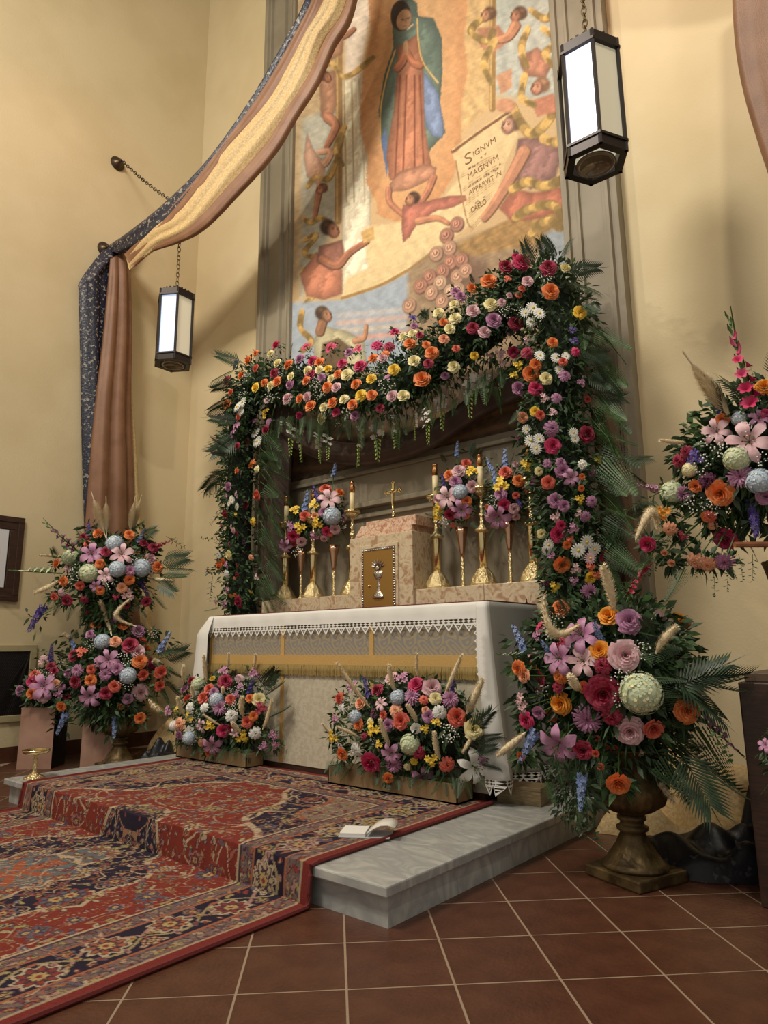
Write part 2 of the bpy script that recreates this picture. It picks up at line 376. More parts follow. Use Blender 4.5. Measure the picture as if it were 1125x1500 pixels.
# plain robed figure with a green mantle
p.poly([(388,470),(378,350),(395,240),(425,150),(420,60),(440,5),(470,-12),(500,10),(502,50),(552,58),(578,120),(580,230),(572,330),(590,420),(545,470),(520,520),(420,530)], (98,114,100), 2, .1, rnd=45)
p.line([(384,460),(384,350),(402,250),(430,160)], 5, (206,164,92), 2)
p.poly([(515,225),(540,250),(568,300),(585,400),(580,440),(548,432),(528,400),(512,330)], (118,134,168), 2, rnd=20)
p.poly([(385,440),(402,400),(408,520),(404,560)], (92,110,150), 2)
p.poly([(436,150),(500,110),(518,190),(520,260),(524,400),(545,520),(560,560),(480,590),(412,570),(402,490),(425,350),(436,230)], (184,116,84), 2, .14, rnd=45)
for x0, x1 in ((446,430),(466,455),(492,492),(508,522)): p.line([(x0,240),(x1,560)], 5, (128,66,46), 4)
for x0, x1 in ((456,444),(500,508)): p.line([(x0,240),(x1,560)], 4, (196,124,84), 4)
p.limb([(436,215),(455,190),(462,160)], 26, 20, (176,104,72)); p.limb([(506,205),(484,195),(468,165)], 26, 20, (180,108,74))
p.ell(464,150,9,24,(186,138,100)); p.ell(448,50,34,52,(52,40,34)); p.ell(458,62,24,36,(178,130,94),rot=.3); p.line([(470,92),(486,78)], 6, (226,190,150))
p.line([(450,62),(458,64)], 3, (70,48,38), 1); p.line([(466,58),(474,58)], 3, (70,48,38), 1); p.line([(462,62),(465,74)], 3, (150,104,74), 1); p.line([(458,82),(468,81)], 3, (150,84,70), 1)
p.line([(500,60),(505,140),(520,200),(566,262)], 5, (212,170,98), 2)
# bearer below in red
p.poly([(412,585),(440,545),(520,520),(562,530),(556,560),(480,600),(420,610)], (184,126,96), 2, .18, rnd=22)
p.limb([(408,600),(412,640),(455,680)], 20, 18, (176,112,82)); p.limb([(550,560),(530,610),(500,650)], 22, 18, (176,112,82))
p.poly([(455,650),(520,640),(600,620),(690,618),(620,655),(550,672),(500,710),(476,750),(456,770),(450,720)], (184,108,88), 2, .18, rnd=22)
p.limb([(500,700),(560,690),(596,706)], 22, 15, (190,126,92)); p.head(482,632,28,(184,122,88),(58,38,28),-1)
# flying figures on the left
p.limb([(240,120),(275,110),(300,90)], 22, 12, (150,98,70)); p.poly([(205,100),(270,95),(262,170),(215,200)], (166,118,86), 4, rnd=24); p.head(235,100,24,(150,96,66),(70,46,32),1)
p.poly([(190,240),(240,220),(245,330),(225,400),(195,370)], (168,118,88), 4, rnd=24); p.head(212,245,24,(146,92,64),(64,42,30),1)
p.limb([(215,370),(240,400),(212,465)], 34, 16, (168,108,80)); p.limb([(160,480),(200,520),(225,480),(190,480)], 24, 18, (202,150,120))
p.poly([(150,420),(170,470),(210,540),(190,590),(150,560),(140,500)], (200,152,124), 3, rnd=26); p.limb([(190,590),(182,640),(172,700)], 22, 12, (170,110,84))
p.head(196,600,22,(180,120,90),(96,60,44),-1)
for r_ in ([(195,215),(230,200),(262,240),(300,230),(360,180)], [(150,590),(180,560),(225,560),(262,430)], [(140,690),(160,705),(190,690),(215,700)], [(140,760),(180,745),(142,800),(180,815),(215,805)], [(270,400),(240,470),(262,520)], [(135,860),(170,845),(205,855),(180,880)], [(195,890),(170,935),(140,975),(160,1020),(150,1060)]): p.ribbon(r_, 15)
# kneeling reader
p.poly([(128,870),(180,800),(262,840),(262,930),(210,950),(150,940)], (190,118,88), 3, .16, rnd=32); p.poly([(190,780),(262,760),(275,830),(230,860),(180,830)], (150,96,78), 3, .2, rnd=24)
p.limb([(200,820),(245,840),(285,800),(340,765)], 30, 15, (160,100,72)); p.head(228,728,36,(164,106,78),(56,38,28),1)
p.poly([(322,735),(362,715),(364,758),(330,772)], (214,168,100), 2)
# lower left: cloudy sky and cloaked man
p.poly([(100,960),(262,950),(400,900),(500,850),(620,900),(620,1180),(100,1180)], (164,174,186), 6, .08)
p.line([(262,945),(380,905),(480,850),(560,790)], 9, (166,124,66), 4); p.line([(262,936),(380,896),(480,842)], 5, (236,208,150), 3)
for y, c in ((985,(190,186,186)), (1010,(206,178,168)), (1035,(202,190,176)), (1060,(214,164,148))): p.line([(250,y+14),(420,y),(560,y-20)], 15, c, 10)
p.ribbon([(135,985),(130,1040),(165,1080),(135,1110)], 18)
p.poly([(175,1070),(210,1035),(280,1050),(330,1080),(345,1180),(170,1180)], (200,188,148), 3, .15, rnd=30); p.poly([(200,1090),(250,1070),(290,1100),(260,1180),(190,1180)], (104,80,54), 4)
p.limb([(190,1050),(200,1015)], 30, 26, (150,102,72)); p.head(208,998,32,(162,112,82),(70,50,36),1); p.limb([(300,1080),(330,1070),(338,1030)], 16, 10, (190,132,96))
# brown cloth, garland of roses
p.poly([(470,860),(560,790),(690,740),(800,700),(960,700),(975,1150),(470,1180)], (158,130,98), 8, .16)
p.poly([(620,780),(780,700),(960,640),(960,760),(780,790),(640,820)], (160,122,72), 4, .2); p.poly([(905,740),(985,700),(990,1000),(860,900)], (150,158,164), 8)
p.ell(650,880,110,90,(118,88,70),soft=.5)
for x, y in ((627,712),(594,748),(604,788),(562,806),(606,832),(642,826),(582,862),(540,880),(628,878),(512,908),(574,898),(546,930),(606,926),(580,956),(476,970),(655,860),(630,920)):
    c = [(186,140,112),(170,116,94),(196,156,126)][(x+y) % 3]
    p.ell(x,y,25,29,[v*.6 for v in c],rot=.4,soft=.2); p.ell(x-2,y-2,21,25,c,rot=.4); p.ell(x-3,y-3,13,17,[v*.72 for v in c],rot=.6); p.ell(x-4,y-4,11,14,[min(255,v*1.22) for v in c],rot=.6); p.ell(x-4,y-4,6,9,[v*.68 for v in c],rot=.6); p.ell(x-5,y-6,3,6,[min(255,v*1.3) for v in c])
# scroll and its bearer
p.poly([(612,488),(800,350),(820,430),(778,520),(735,690),(680,724),(648,600)], (224,192,140), 2, .05); p.line([(612,480),(700,415),(812,340)], 11, (120,80,50), 2); p.line([(612,474),(700,409),(812,334)], 5, (220,180,130), 2)
p.line([(622,510),(655,690),(676,724)], 4, (150,110,70), 2)
for k in range(5):
    for t in range(3): p.line([(640+k*7, 548+k*44+t*7), (762-k*9, 478+k*44+t*7)], 1.6, (176,138,92), 1.2)
for x, y in ((664,535),(668,531),(676,528),(682,526),(690,519),(663,594),(668,589),(679,582),(685,578),(691,574),(702,567),(714,560),(720,552),(727,552),(735,543),(742,540),(748,541),(755,534),(762,520),(687,643),(693,637),(697,641),(713,624),(703,500),(716,488)): p.ell(x, y, 3.6, 3.2, (70,48,34), soft=.4)
p.poly([(820,440),(900,430),(960,480),(940,560),(860,600),(800,560)], (150,106,98), 4, .22, rnd=40); p.poly([(760,660),(800,600),(880,610),(960,590),(975,650),(900,690),(800,705)], (186,110,84), 4, .2, rnd=30)
p.limb([(838,480),(790,570),(742,650),(712,692)], 44, 22, (186,126,94)); p.head(796,396,40,(190,138,112),(104,72,52),-1)
for r_ in ([(800,330),(850,420),(900,400),(952,320)], [(900,440),(950,450),(965,410)], [(800,600),(850,575),(900,590),(960,570)], [(810,690),(860,660),(930,650),(962,690)], [(860,740),(910,700),(950,720)]): p.ribbon(r_, 30)
# flying figures on the right
p.poly([(690,90),(760,80),(790,130),(740,170),(700,150)], (176,118,86), 3); p.head(722,48,30,(186,128,92),(92,62,42),-1); p.head(818,48,32,(168,110,80),(84,56,40),-1)
p.limb([(810,80),(780,120),(700,128)], 34, 18, (182,122,88)); p.poly([(750,240),(800,215),(800,280),(765,300)], (196,140,104), 3)
p.poly([(820,180),(880,150),(935,190),(905,250),(840,240)], (168,112,86), 4, .2, rnd=30); p.head(886,276,36,(188,128,98),(130,92,66),-1); p.poly([(860,320),(930,295),(965,350),(880,370)], (184,116,88), 3, .15)
p.ell(780,335,34,24,(200,140,104))
for r_ in ([(700,60),(670,100),(720,130),(740,100)], [(745,130),(710,200),(735,260)], [(850,90),(830,150),(845,210)], [(900,90),(940,130),(905,170),(935,210)], [(860,30),(905,60),(935,20),(905,-60)], [(840,240),(830,310),(870,330)]): p.ribbon(r_, 22)
p.poly([(-400,1250),(1400,1110),(1400,2000),(-400,2000)], (84,64,46), 20, .3)
for y in (1340,1380,1430): p.line([(100,y+60),(400,y+20),(800,y-90)], 16, (120,88,56), 10)
top = V < -330; p.C[top] = p.C[top]*.6 + np.array([196,170,126])*.4
p.C = p.C*.86 + 26  # tones lifted and flattened: haze mixed into the painting's colours
P = np.stack([GX, np.full_like(GX, YM), GZ], -1) - np.array(mural.location)
colour_grid(P, p.C, 'painting', attr_mat('mural_paint', .75, .05, 60, .05), mural)
for a, b in (((MX0-.03, MZ0-.03), (MX0+.01, MZ1)), ((MX1-.01, MZ0-.03), (MX1+.03, MZ1)), ((MX0+.01, MZ0-.03), (MX1-.01, MZ0+.01))):
    MB().box((a[0]+3.255, -.045, a[1]-2.45), (b[0]+3.255, .02, b[1]-2.45)).obj('frame_moulding', M_stone, mural, bevel=.004)
def lettering(s_, pxa, pxb, size, m):
    a = on(*pxa, 1, YM-.004); b = on(*pxb, 1, YM-.004); v = b - a
    cu = bpy.data.curves.new('lettering', 'FONT'); cu.body = s_; cu.size = size; cu.offset = -size*.014; cu.extrude = .0005; cu.materials.append(m)
    t_ = bpy.data.objects.new('t', cu); COL.objects.link(t_); bpy.context.view_layer.update(); me = bpy.data.meshes.new_from_object(t_); me.name = 'lettering'; bpy.data.objects.remove(t_)
    o = bpy.data.objects.new('lettering', me); COL.objects.link(o); o.parent = mural
    ang = math.atan2(v.z, v.x); o.location = a - Vector(mural.location); o.rotation_euler = (PI/2, -ang, 0)
    bpy.context.view_layer.update(); wd = max(o.dimensions.x, .01); o.scale = (v.length / wd, 1, 1)
M_ink = mat('brown_ink', (140, 108, 76), .8)
lettering('S', (680,243), (690,237), .15, M_ink); lettering('IGNVM', (693,230), (725,208), .075, M_ink); lettering('MAGNVM', (685,263), (729,234), .075, M_ink)
lettering('APPARVIT IN', (687,286), (734,256), .066, M_ink); lettering('CAELO', (690,312), (712,298), .07, M_ink)

# ------------------------------------------------------------------ rug over the step
def rug_col(S, Tt):
    W, H = 1.255, 1.95
    ax = np.abs(S); at = np.abs(Tt - H)
    def nz(sc, k, m=7):
        r = np.random.RandomState(k); o = 0
        for _ in range(m):
            a = r.uniform(0, 6.28); o = o + np.sin(ax*math.cos(a)*sc + at*math.sin(a)*sc + r.uniform(0, 6.28) + 1.5*np.sin(at*sc*.5 + a) + 1.2*np.cos(ax*sc*.6 - a))
        return o / m
    red = (120,46,36); navy = (36,30,46); cream = (174,152,124); mauve = (112,92,86)
    C = np.zeros(S.shape + (3,)) + np.array(red, float)
    def put(m, c): C[m] = np.array(c, float)
    n1, n2, n3 = nz(26, 1), nz(44, 2), nz(80, 3); edge = np.minimum(W - ax, H - at)
    med = (ax/.60)**1.3 + (at/.80)**1.3 + .10*np.sin(np.arctan2(at, ax)*8)
    cor = ((W-.40-ax)/.62)**1.3 if 0 else (np.maximum(0, W-.40-ax)/.62)**1.3 + (np.maximum(0, H-.40-at)/.85)**1.3 + .10*np.sin(np.arctan2(H-at, W-ax)*12)
    put(cor < 1, navy); put(np.abs(cor-1) < .035, cream); put(cor < .5, (126,108,92)); put(np.abs(cor-.5) < .03, (150,88,62))
    put(med < 1, navy); put(np.abs(med-1) < .03, cream); put(med < .42, (92,98,100)); put(np.abs(med-.42) < .03, cream); put(med < .13, (150,78,52))
    field = edge > .42; band = (edge < .33) & (edge > .13); guard = (edge <= .13) | ((edge >= .33) & (edge <= .42))
    put(guard, mauve); put(band, navy)
    PAL = np.array([(170,150,122),(90,88,100),(150,88,64),(158,118,106),(150,138,86),(128,56,50),(104,78,84)], float)
    def hsh(a, b, k): h = np.sin(a*127.1 + b*311.7 + k*17.3)*43758.5; return h - np.floor(h)
    def leafs(mask, pit, ln, wd, sd, prob, sh=0):
        gi = np.floor(ax/pit + sh); gj = np.floor(at/pit + sh); h = hsh(gi, gj, sd); h2 = hsh(gj, gi, sd+3); h3 = hsh(gi, gj, sd+9)
        dx = ax - (gi + .5 - sh + (h-.5)*.5)*pit; dy = at - (gj + .5 - sh + (h2-.5)*.5)*pit; a = h3*3.14
        u = dx*np.cos(a) + dy*np.sin(a); v = -dx*np.sin(a) + dy*np.cos(a) + u*u*9; k = (u/ln)**2 + (v/wd)**2
        m = mask & (h < prob) & (k < 1.5); C[m] = np.array([60,42,48.]); m = mask & (h < prob) & (k < 1); C[m] = PAL[(h2*6.99).astype(int)][m]
        m = mask & (h < prob) & (k < .25); C[m] = PAL[(h3*6.99).astype(int)][m]
    def ros(dx, dy, R, h, m0, petals=7, cols=None):
        rr = np.hypot(dx, dy); th = np.arctan2(dy, dx); lob = np.cos(th*petals + h*6); k = rr/(R*(1 + .15*lob)); c0 = PAL[(h*6.99).astype(int)]; c1 = PAL[((h*37) % 6.99).astype(int)]
        m = m0 & (k < 1); C[m] = np.array([176,156,130.]) if cols else c0[m]
        m = m0 & (k < .84); C[m] = np.array([70,48,56.])
        m = m0 & (k < .76) & ((lob > -.3) | (k < .5)); C[m] = c1[m]
        m = m0 & (k < .46); C[m] = np.array([64,44,52.]); m = m0 & (k < .36); C[m] = np.array([168,144,96.]); m = m0 & (k < .15); C[m] = np.array([128,52,42.])
    def lattice(mask, pit, rad, sd, prob, sh, petals=7):
        gi = np.floor(ax/pit + sh); gj = np.floor(at/pit + sh); h = hsh(gi, gj, sd); h2 = hsh(gj, gi, sd+5)
        ros(ax - (gi + .5 - sh + (h-.5)*.4)*pit, at - (gj + .5 - sh + (h2-.5)*.4)*pit, rad*(.7 + .5*h2), h2, mask & (h < prob), petals)
    # vines
    put(field & (np.abs(n1) < .022), cream); put(field & (np.abs(n2-.1) < .022), (120,78,58)); put(field & (np.abs(n1+.3) < .014), (150,112,84)); put((med < 1) & (np.abs(n2) < .02), cream)
    put(guard & (np.abs(n3) < .06), (84,68,72)); put(guard & (np.abs(n3-.3) < .05), (150,130,104)); put(guard & (np.abs(n2) < .03), (140,92,76))
    leafs(guard, .055, .024, .009, 1, .8); leafs(guard, .048, .020, .007, 5, .7, .5)
    leafs(field, .085, .026, .009, 2, .62); leafs(field, .075, .018, .008, 7, .55, .5); leafs(field, .045, .008, .006, 12, .5)
    lattice(field, .105, .022, 21, .5, 0, 5); lattice(field, .24, .062, 3, .55, .5, 8); lattice(field, .16, .036, 9, .5, 0, 6)
    # main border: running vine with big rosettes
    side_ = (W-ax) < (H-at); al = np.where(side_, at, ax); ac = np.where(side_, W-ax, H-at) - .23
    for ph, w_, c in ((0, .009, (158,120,108)), (3.1416, .007, (150,132,96))): put(band & (np.abs(ac - .062*np.sin(al*2*PI/.46 + ph)) < w_), c)
    leafs(band, .062, .022, .009, 4, .6); leafs(band, .05, .013, .007, 8, .5, .5)
    k_ = np.floor(al/.23); da = al - (k_+.5)*.23; hh = hsh(k_, k_*0+1, 4)
    ros(da, ac - .02*np.cos(k_*PI), .070 + .0*hh, hh, band, 9, True)
    da2 = al - np.round(al/.23)*.23; k2 = np.round(al/.23); ros(da2, ac + .055*np.cos(k2*PI), .030 + 0*hh, hsh(k2, k2, 6), band, 6)
    for e_, c in ((.42, cream), (.405, (70,50,54)), (.33, (150,92,66)), (.13, (150,92,66)), (.048, (160,140,112))): put(np.abs(edge-e_) < .0055, c)
    put(edge < .042, (116,42,38))
    return C*(1 + .10*nz(400, 5, 4))[..., None]*.97 + 3
RX0, RX1 = -4.515, -1.995
L1 = 3.20 - 1.925; 
tt = np.concatenate([np.arange(0, L1, .0065), np.arange(L1, 3.05, .005)]); ss = np.arange(-1.26, 1.2601, .0056)
SS, TT = np.meshgrid(ss, tt)
path = []
R0 = .02
for t in tt:                                   # top, fold over the nosing, down the riser, out over the floor
    if t < L1: path.append((3.20 - t, .156 if t < L1-R0 else .156 - (t-L1+R0)**2/(4*R0)))
    elif t < L1 + .145: u = t - L1; path.append((1.915 - .012*math.sin(u/.145*PI*.5), .151 - u*.99 if u > .01 else .153 - u*.5))
    else:
        u = t - L1 - .145; path.append((1.903 - u, .012 + max(0, .012 - u)*.6))
path = np.array(path)
wav = .004*np.sin(SS*23 + 1.3*np.sin(TT*9)) * ((TT > L1-.02) & (TT < L1+.16)) 
RP = np.stack([SS - 3.255, path[:, 0][:, None] + wav, path[:, 1][:, None] + 0*SS + .0015*np.sin(SS*31+TT*7)], -1)
rug = colour_grid(RP[:, ::-1], rug_col(SS, TT)[:, ::-1], 'rug', attr_mat('rug_wool', .95, .18, 420, .5))
rug.location = (-3.255, 1.9, 0.0); RPo = rug.data; 
import mathutils
RPo.transform(Matrix.Translation((3.255, -1.9, 0)))
for xe in (RX0, RX1):
    MB().tube([(xe+3.255, path[k, 0]-1.9, path[k, 1]-.002) for k in range(0, len(path), 6)], .009, 6).obj('edge_binding', mat('red_binding', (104, 36, 33), .9), rug)
tag(rug, 'red, navy and beige floral oriental rug draped over the marble step and floor', 'rug')
# ------------------------------------------------------------------ altar
AX0, AX1, AY0, AY1, AZ = -4.50, -2.01, 3.22, 3.80, 1.178
altar = thing('altar', 'long altar table with grey and cream brocade frontal and gold bands', 'altar', (-3.255, 3.22, .143))
def ax(mb, *a, **k): o = mb.obj(*a, **k); o.data.transform(Matrix.Translation((3.255, -3.22, -.143))); return o
ax(MB().box((AX0+.03, AY0+.03, .20), (AX1-.03, AY1, AZ)), 'table_body', M_wood, altar)
ax(MB().box((AX0+.05, AY0+.012, .143), (AX1-.05, AY1-.03, .215)), 'plinth', M_wood, altar)
def damask():
    m = bpy.data.materials.new('grey_damask'); m.use_nodes = True; N = m.node_tree.nodes; L = m.node_tree.links; b = N['Principled BSDF']
    tc = N.new('ShaderNodeTexCoord'); sx = N.new('ShaderNodeSeparateXYZ'); L.new(tc.outputs['Object'], sx.inputs[0])
    def M(op, a, bb=None):
        n = N.new('ShaderNodeMath'); n.operation = op
        for i, v in enumerate((a, bb)):
            if v is None: continue
            if isinstance(v, (int, float)): n.inputs[i].default_value = v
            else: L.new(v, n.inputs[i])
        return n.outputs[0]
    x = M('MULTIPLY', sx.outputs[0], 2*PI/.20); z = M('MULTIPLY', sx.outputs[2], 2*PI/.26)
    a = M('SINE', M('ADD', x, M('MULTIPLY', M('SINE', z), 1.2))); c = M('COSINE', M('SUBTRACT', M('MULTIPLY', z, 2.0), M('MULTIPLY', M('COSINE', x), 1.4)))
    f2 = M('SINE', M('MULTIPLY', M('MULTIPLY', a, c), 7.0))
    rp = N.new('ShaderNodeValToRGB'); rp.color_ramp.elements[0].position = .42; rp.color_ramp.elements[1].position = .58
    rp.color_ramp.elements[0].color = rgb(136, 132, 128); rp.color_ramp.elements[1].color = rgb(160, 146, 118)
    L.new(M('ADD', M('MULTIPLY', f2, .5), .5), rp.inputs[0]); L.new(rp.outputs[0], b.inputs['Base Color']); b.inputs['Roughness'].default_value = .6
    return m
M_damask = damask()
bands = [-4.488, -3.664, -2.84, -2.055]
for a, b in zip(bands, bands[1:]):
    ax(MB().box((a, AY0+.004, .89), (b, AY0+.03, 1.16)), 'damask_panel', M_damask, altar)
ax(MB().box((AX0+.01, AY0+.006, .185), (AX1-.02, AY0+.03, .892)), 'cream_panel', M_cream, altar)
for x in bands: ax(MB().box((x-.018, AY0-.001, .87), (x+.018, AY0+.02, 1.16)), 'gold_band', M_goldband, altar)
for x in bands[:3]: ax(MB().box((x-.016, AY0+.001, .19), (x+.016, AY0+.02, .80)), 'gold_band', M_goldband, altar)
ax(MB().box((-4.50, AY0-.006, .828), (-2.035, AY0+.02, .895)), 'gold_band', M_goldband, altar)
fr = MB(); n = 420
for i in range(n):
    x = -4.50 + 2.465*i/n; y = AY0 - .006 - .004*random.random(); w = .0042; l = .066 + .008*random.random()
    fr.add([(x-w, y, .832), (x+w, y, .832), (x+w*.7+random.uniform(-.003, .003), y-.002, .832-l), (x-w*.7, y-.002, .832-l), (x, y-.006, .832-l*.6)], [(0, 1, 4), (1, 2, 4), (2, 3, 4), (3, 0, 4)])
tag(ax(fr, 'fringe', M_fringe, altar), kind='stuff')
# cloth: top, front drop, side drops and lace
cloth = thing('altar_cloth', 'white linen altar cloth with lace hem draped over the altar top and sides', 'cloth', (-3.255, 3.22, AZ))
def cx(mb, *a, **k): o = mb.obj(*a, **k); o.data.transform(Matrix.Translation((3.255, -3.22, -AZ))); return o
mb = MB(); rows = []
nx = 100
for (y, z) in ((AY1, AZ+.006), (3.5, AZ+.007), (AY0+.02, AZ+.008), (AY0-.006, AZ+.002), (AY0-.012, AZ-.012), (AY0-.012, AZ-.05), (AY0-.013, AZ-.085)):
    rows.append([(-4.515 + 2.51*i/nx, y - (.003*math.sin(i*.9)+.002*math.sin(i*.37) if z < AZ-.02 else 0), z) for i in range(nx+1)])
mb.grid(rows); cx(mb, 'linen_top', M_white, cloth, smooth=True)
def lace(mb, P, tooth, hgt, band, n, M=None):
    """P(s,h): point at tooth s (0..n), drop h; a band of pierced cells, then pierced teeth"""
    c = band / 2
    for r_ in range(2):
        for k in range(n*2):
            a, b = k/2, (k+1)/2; h0, h1 = r_*c, (r_+1)*c; m_, hm = (a+b)/2, (h0+h1)/2
            vs = [P(a, h0), P(b, h0), P(b, h1), P(a, h1), P(m_, h0), P(b, hm), P(m_, h1), P(a, hm)]
            mb.add(vs, [(0, 4, 7), (4, 1, 5), (5, 2, 6), (6, 3, 7)])
    for k in range(n):
        o = [(k, band), (k+1, band), (k+.5, band+hgt)]; g = (k+.5, band + hgt*.36)
        i_ = [(p_[0]*.5 + g[0]*.5, p_[1]*.5 + g[1]*.5) for p_ in o]
        mb.add([P(*v) for v in o + i_], [(0, 1, 4, 3), (1, 2, 5, 4), (2, 0, 3, 5)])
        j_ = [(p_[0]*.16 + g[0]*.84, p_[1]*.16 + g[1]*.84) for p_ in o]; mb.add([P(*v) for v in j_], [(0, 1, 2)])
    return mb
nt = 36
cx(lace(MB(), lambda s_, h: (-4.515 + 2.51*s_/nt, AY0-.014-.003*math.sin(s_*1.7), AZ-.083-h), .07, .045, .028, nt), 'lace_trim', M_lace, cloth)
def side(s, name):
    """side drop: wraps 4 cm onto the front edge, runs back along the end, flares toward the hem"""
    x0 = AX1 if s > 0 else AX0; mb = MB(); rows = []; nv = 26; nu = 44; zb = .27
    def pt(u, v):
        z = AZ + .005 - v*(AZ - zb); fl = v**1.5 + (.9*min(1, v*7) - .3*v if s < 0 else 0)
        if u < .13: k = u/.13; x = x0 - s*(.05*(1-k)) * (1 if v < .35 else max(0, 1-(v-.35)*2.2)) + s*.06*fl*k; y = AY0 - .016 - .05*fl
        else: k = (u-.13)/.87; x = x0 + s*(.012 + fl*(.07 + .045*math.sin(k*13+.6))); y = AY0 - .014 + k*(AY1 - AY0) - .05*fl*(1-k)
        return (x, y, z)
    for j in range(nv+1): rows.append([pt(i/nu, j/nv) for i in range(nu+1)])
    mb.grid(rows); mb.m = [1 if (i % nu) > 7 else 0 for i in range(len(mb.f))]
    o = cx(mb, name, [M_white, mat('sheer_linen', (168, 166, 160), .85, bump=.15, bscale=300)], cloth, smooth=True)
    so = o.modifiers.new('cloth', 'SOLIDIFY'); so.thickness = .002
    cx(lace(MB(), lambda q_, h: Vector(pt(q_/12, 1)) + Vector((s*.01*math.sin(q_*2), 0, -h)), .07, .05, .03, 12), 'lace_hem', M_lace, cloth)
    cx(lace(MB(), lambda q_, h: (x0 + (s*.012 - s*h*.9 + s*.02*(q_/8) if s > 0 else -.05 - h*1.1 - .03*(q_/8)), AY0-(.075 if s > 0 else .03)-.01*(q_/8), AZ-.10-q_*.043), .05, .032, .02, 8), 'lace_edge', M_lace, cloth)
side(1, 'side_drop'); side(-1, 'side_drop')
tag(MB().box((-4.49, 3.245, AZ+.008), (-2.005, AY1-.005, AZ+.014)).obj('altar_mat', mat('wine_red_cloth', (96, 34, 38), .9)), 'thin wine red cover edging the back of the white altar cloth top', 'cloth')
# ------------------------------------------------------------------ retable ledge, tabernacle, crucifix
led = thing('retable_ledge', 'beige brown marble ledge behind the altar carrying the candlesticks', 'ledge', (-3.255, 3.8, .143))
for a, b in ((-4.60, -3.90), (-3.897, -3.56), (-2.94, -2.38), (-2.377, -1.93)):
    o = MB().box((a, 3.80, .143), (b, 4.075, 1.335)).obj('marble_block', M_breccia, led, bevel=.004); o.data.transform(Matrix.Translation((3.255, -3.8, -.143)))
o = MB().box((-3.56, 3.83, .143), (-2.94, 4.07, 1.2)).obj('marble_block', M_breccia, led); o.data.transform(Matrix.Translation((3.255, -3.8, -.143)))
tab = thing('tabernacle', 'beige marble tabernacle with a gold door and silver chalice relief', 'tabernacle', (-3.245, 3.78, 1.20))
def tx(mb, *a, **k): o = mb.obj(*a, **k); o.data.transform(Matrix.Translation((3.245, -3.78, -1.20))); return o
tx(MB().box((-3.545, 3.775, 1.20), (-2.94, 4.11, 1.755)), 'body', M_breccia, tab, bevel=.006)
mb = MB(); mb.grid([[(-3.545, 3.775, z), (-3.545, 3.80, z)] for z in (1.755, 1.757)])
P0 = [(-3.515, 3.79, 1.755), (-2.955, 3.79, 1.755), (-2.955, 4.10, 1.755), (-3.515, 4.10, 1.755)]; P1 = [(-3.45, 3.80, 1.845), (-2.965, 3.80, 1.845), (-2.965, 4.10, 1.845), (-3.45, 4.10, 1.845)]
tx(MB().add(P0 + P1, [(0, 1, 5, 4), (1, 2, 6, 5), (2, 3, 7, 6), (3, 0, 4, 7), (4, 5, 6, 7), (3, 2, 1, 0)]), 'top_slab', M_pink, tab, bevel=.004)
tx(MB().box((-2.9635, 3.80, 1.80), (-2.925, 4.10, 1.872)).box((-3.40, 3.80, 1.842), (-2.96, 4.10, 1.872)), 'top_slab', M_pink, tab, bevel=.003)
dX0, dX1, dZ0, dZ1 = -3.405, -3.095, 1.20, 1.645
tx(MB().box((dX0-.035, 3.764, dZ1+.012), (dX1+.035, 3.78, dZ1+.04)).box((dX0-.03, 3.764, dZ0), (dX0-.005, 3.78, dZ1+.012)).box((dX1+.005, 3.764, dZ0), (dX1+.03, 3.78, dZ1+.012)), 'door_surround', M_breccia, tab, bevel=.003)
door = tx(MB().box((dX0+.012, 3.762, dZ0), (dX1-.012, 3.774, dZ1-.006)), 'door', mat('satin_gold', (178, 140, 80), .38, .85, bump=.05), tab)
bd = MB()
def bead(x, z): bd.ball((x, 3.762, z), .009, 6)
z = dZ0
while z < dZ1: bead(dX0+.004, z); bead(dX1-.004, z); z += .0185
x = dX0+.02
while x < dX1-.01: bead(x, dZ1); x += .0185
tx(bd, 'beaded_frame', M_silver, tab, smooth=True)
ch = MB(); Mc = Matrix.Translation((-3.25, 3.762, 1.285)) @ Matrix.Diagonal((1, .30, 1, 1))
ch.lathe([(.048,0),(.052,.012),(.045,.028),(.03,.045),(.012,.062),(.010,.085),(.018,.095),(.010,.105),(.009,.13),(.016,.14),(.03,.15),(.042,.175),(.046,.20)], 20, 0, Mc, (0, 2, .08, 8))
for a in range(-3, 4):
    an = a*.42; c_ = Vector((-3.25 + .028*math.sin(an), 3.757, 1.51 + .022*math.cos(an)))
    t_ = c_ + Vector((.045*math.sin(an), -.004, .045*math.cos(an))); s_ = Vector((math.cos(an), 0, -math.sin(an)))*.011
    ch.add([c_-s_, c_+s_, t_, c_ + Vector((0, -.012, 0))], [(0, 1, 3), (1, 2, 3), (2, 0, 3)])
ch.ball((-3.25, 3.752, 1.505), .022, 8, 0, (1, .5, 1))
tx(ch, 'chalice_relief', M_silver, door, smooth=True); tx(MB().ball((-3.335, 3.758, 1.38), .009, 8), 'knob', M_brass, door, smooth=True)
cr = thing('crucifix', 'small brass altar crucifix on top of the tabernacle', 'crucifix', (-3.235, 3.93, 1.872))
mb = MB(); mb.lathe([(.04,0),(.042,.01),(.03,.02),(.018,.04),(.012,.055),(.016,.065),(.009,.075),(.009,.09)], 16)
mb.obj('foot', M_brass, cr, smooth=True)
mb = MB().box((-.009, -.005, .085), (.009, .005, .30)).box((-.062, -.005, .225), (.062, .005, .243))
for c_ in ((0, .305, 0), (-.068, .234, 1), (.068, .234, 1)):
    for k in (-1, 0, 1): mb.ball((c_[0] + (k*.012 if not c_[2] else (.010 if k == 0 else 0)*(1 if c_[0] > 0 else -1)), 0, c_[1] + (k*.012 if c_[2] else (.010 if k == 0 else 0))), .0085, 6)
mb.obj('cross', M_brass, cr)
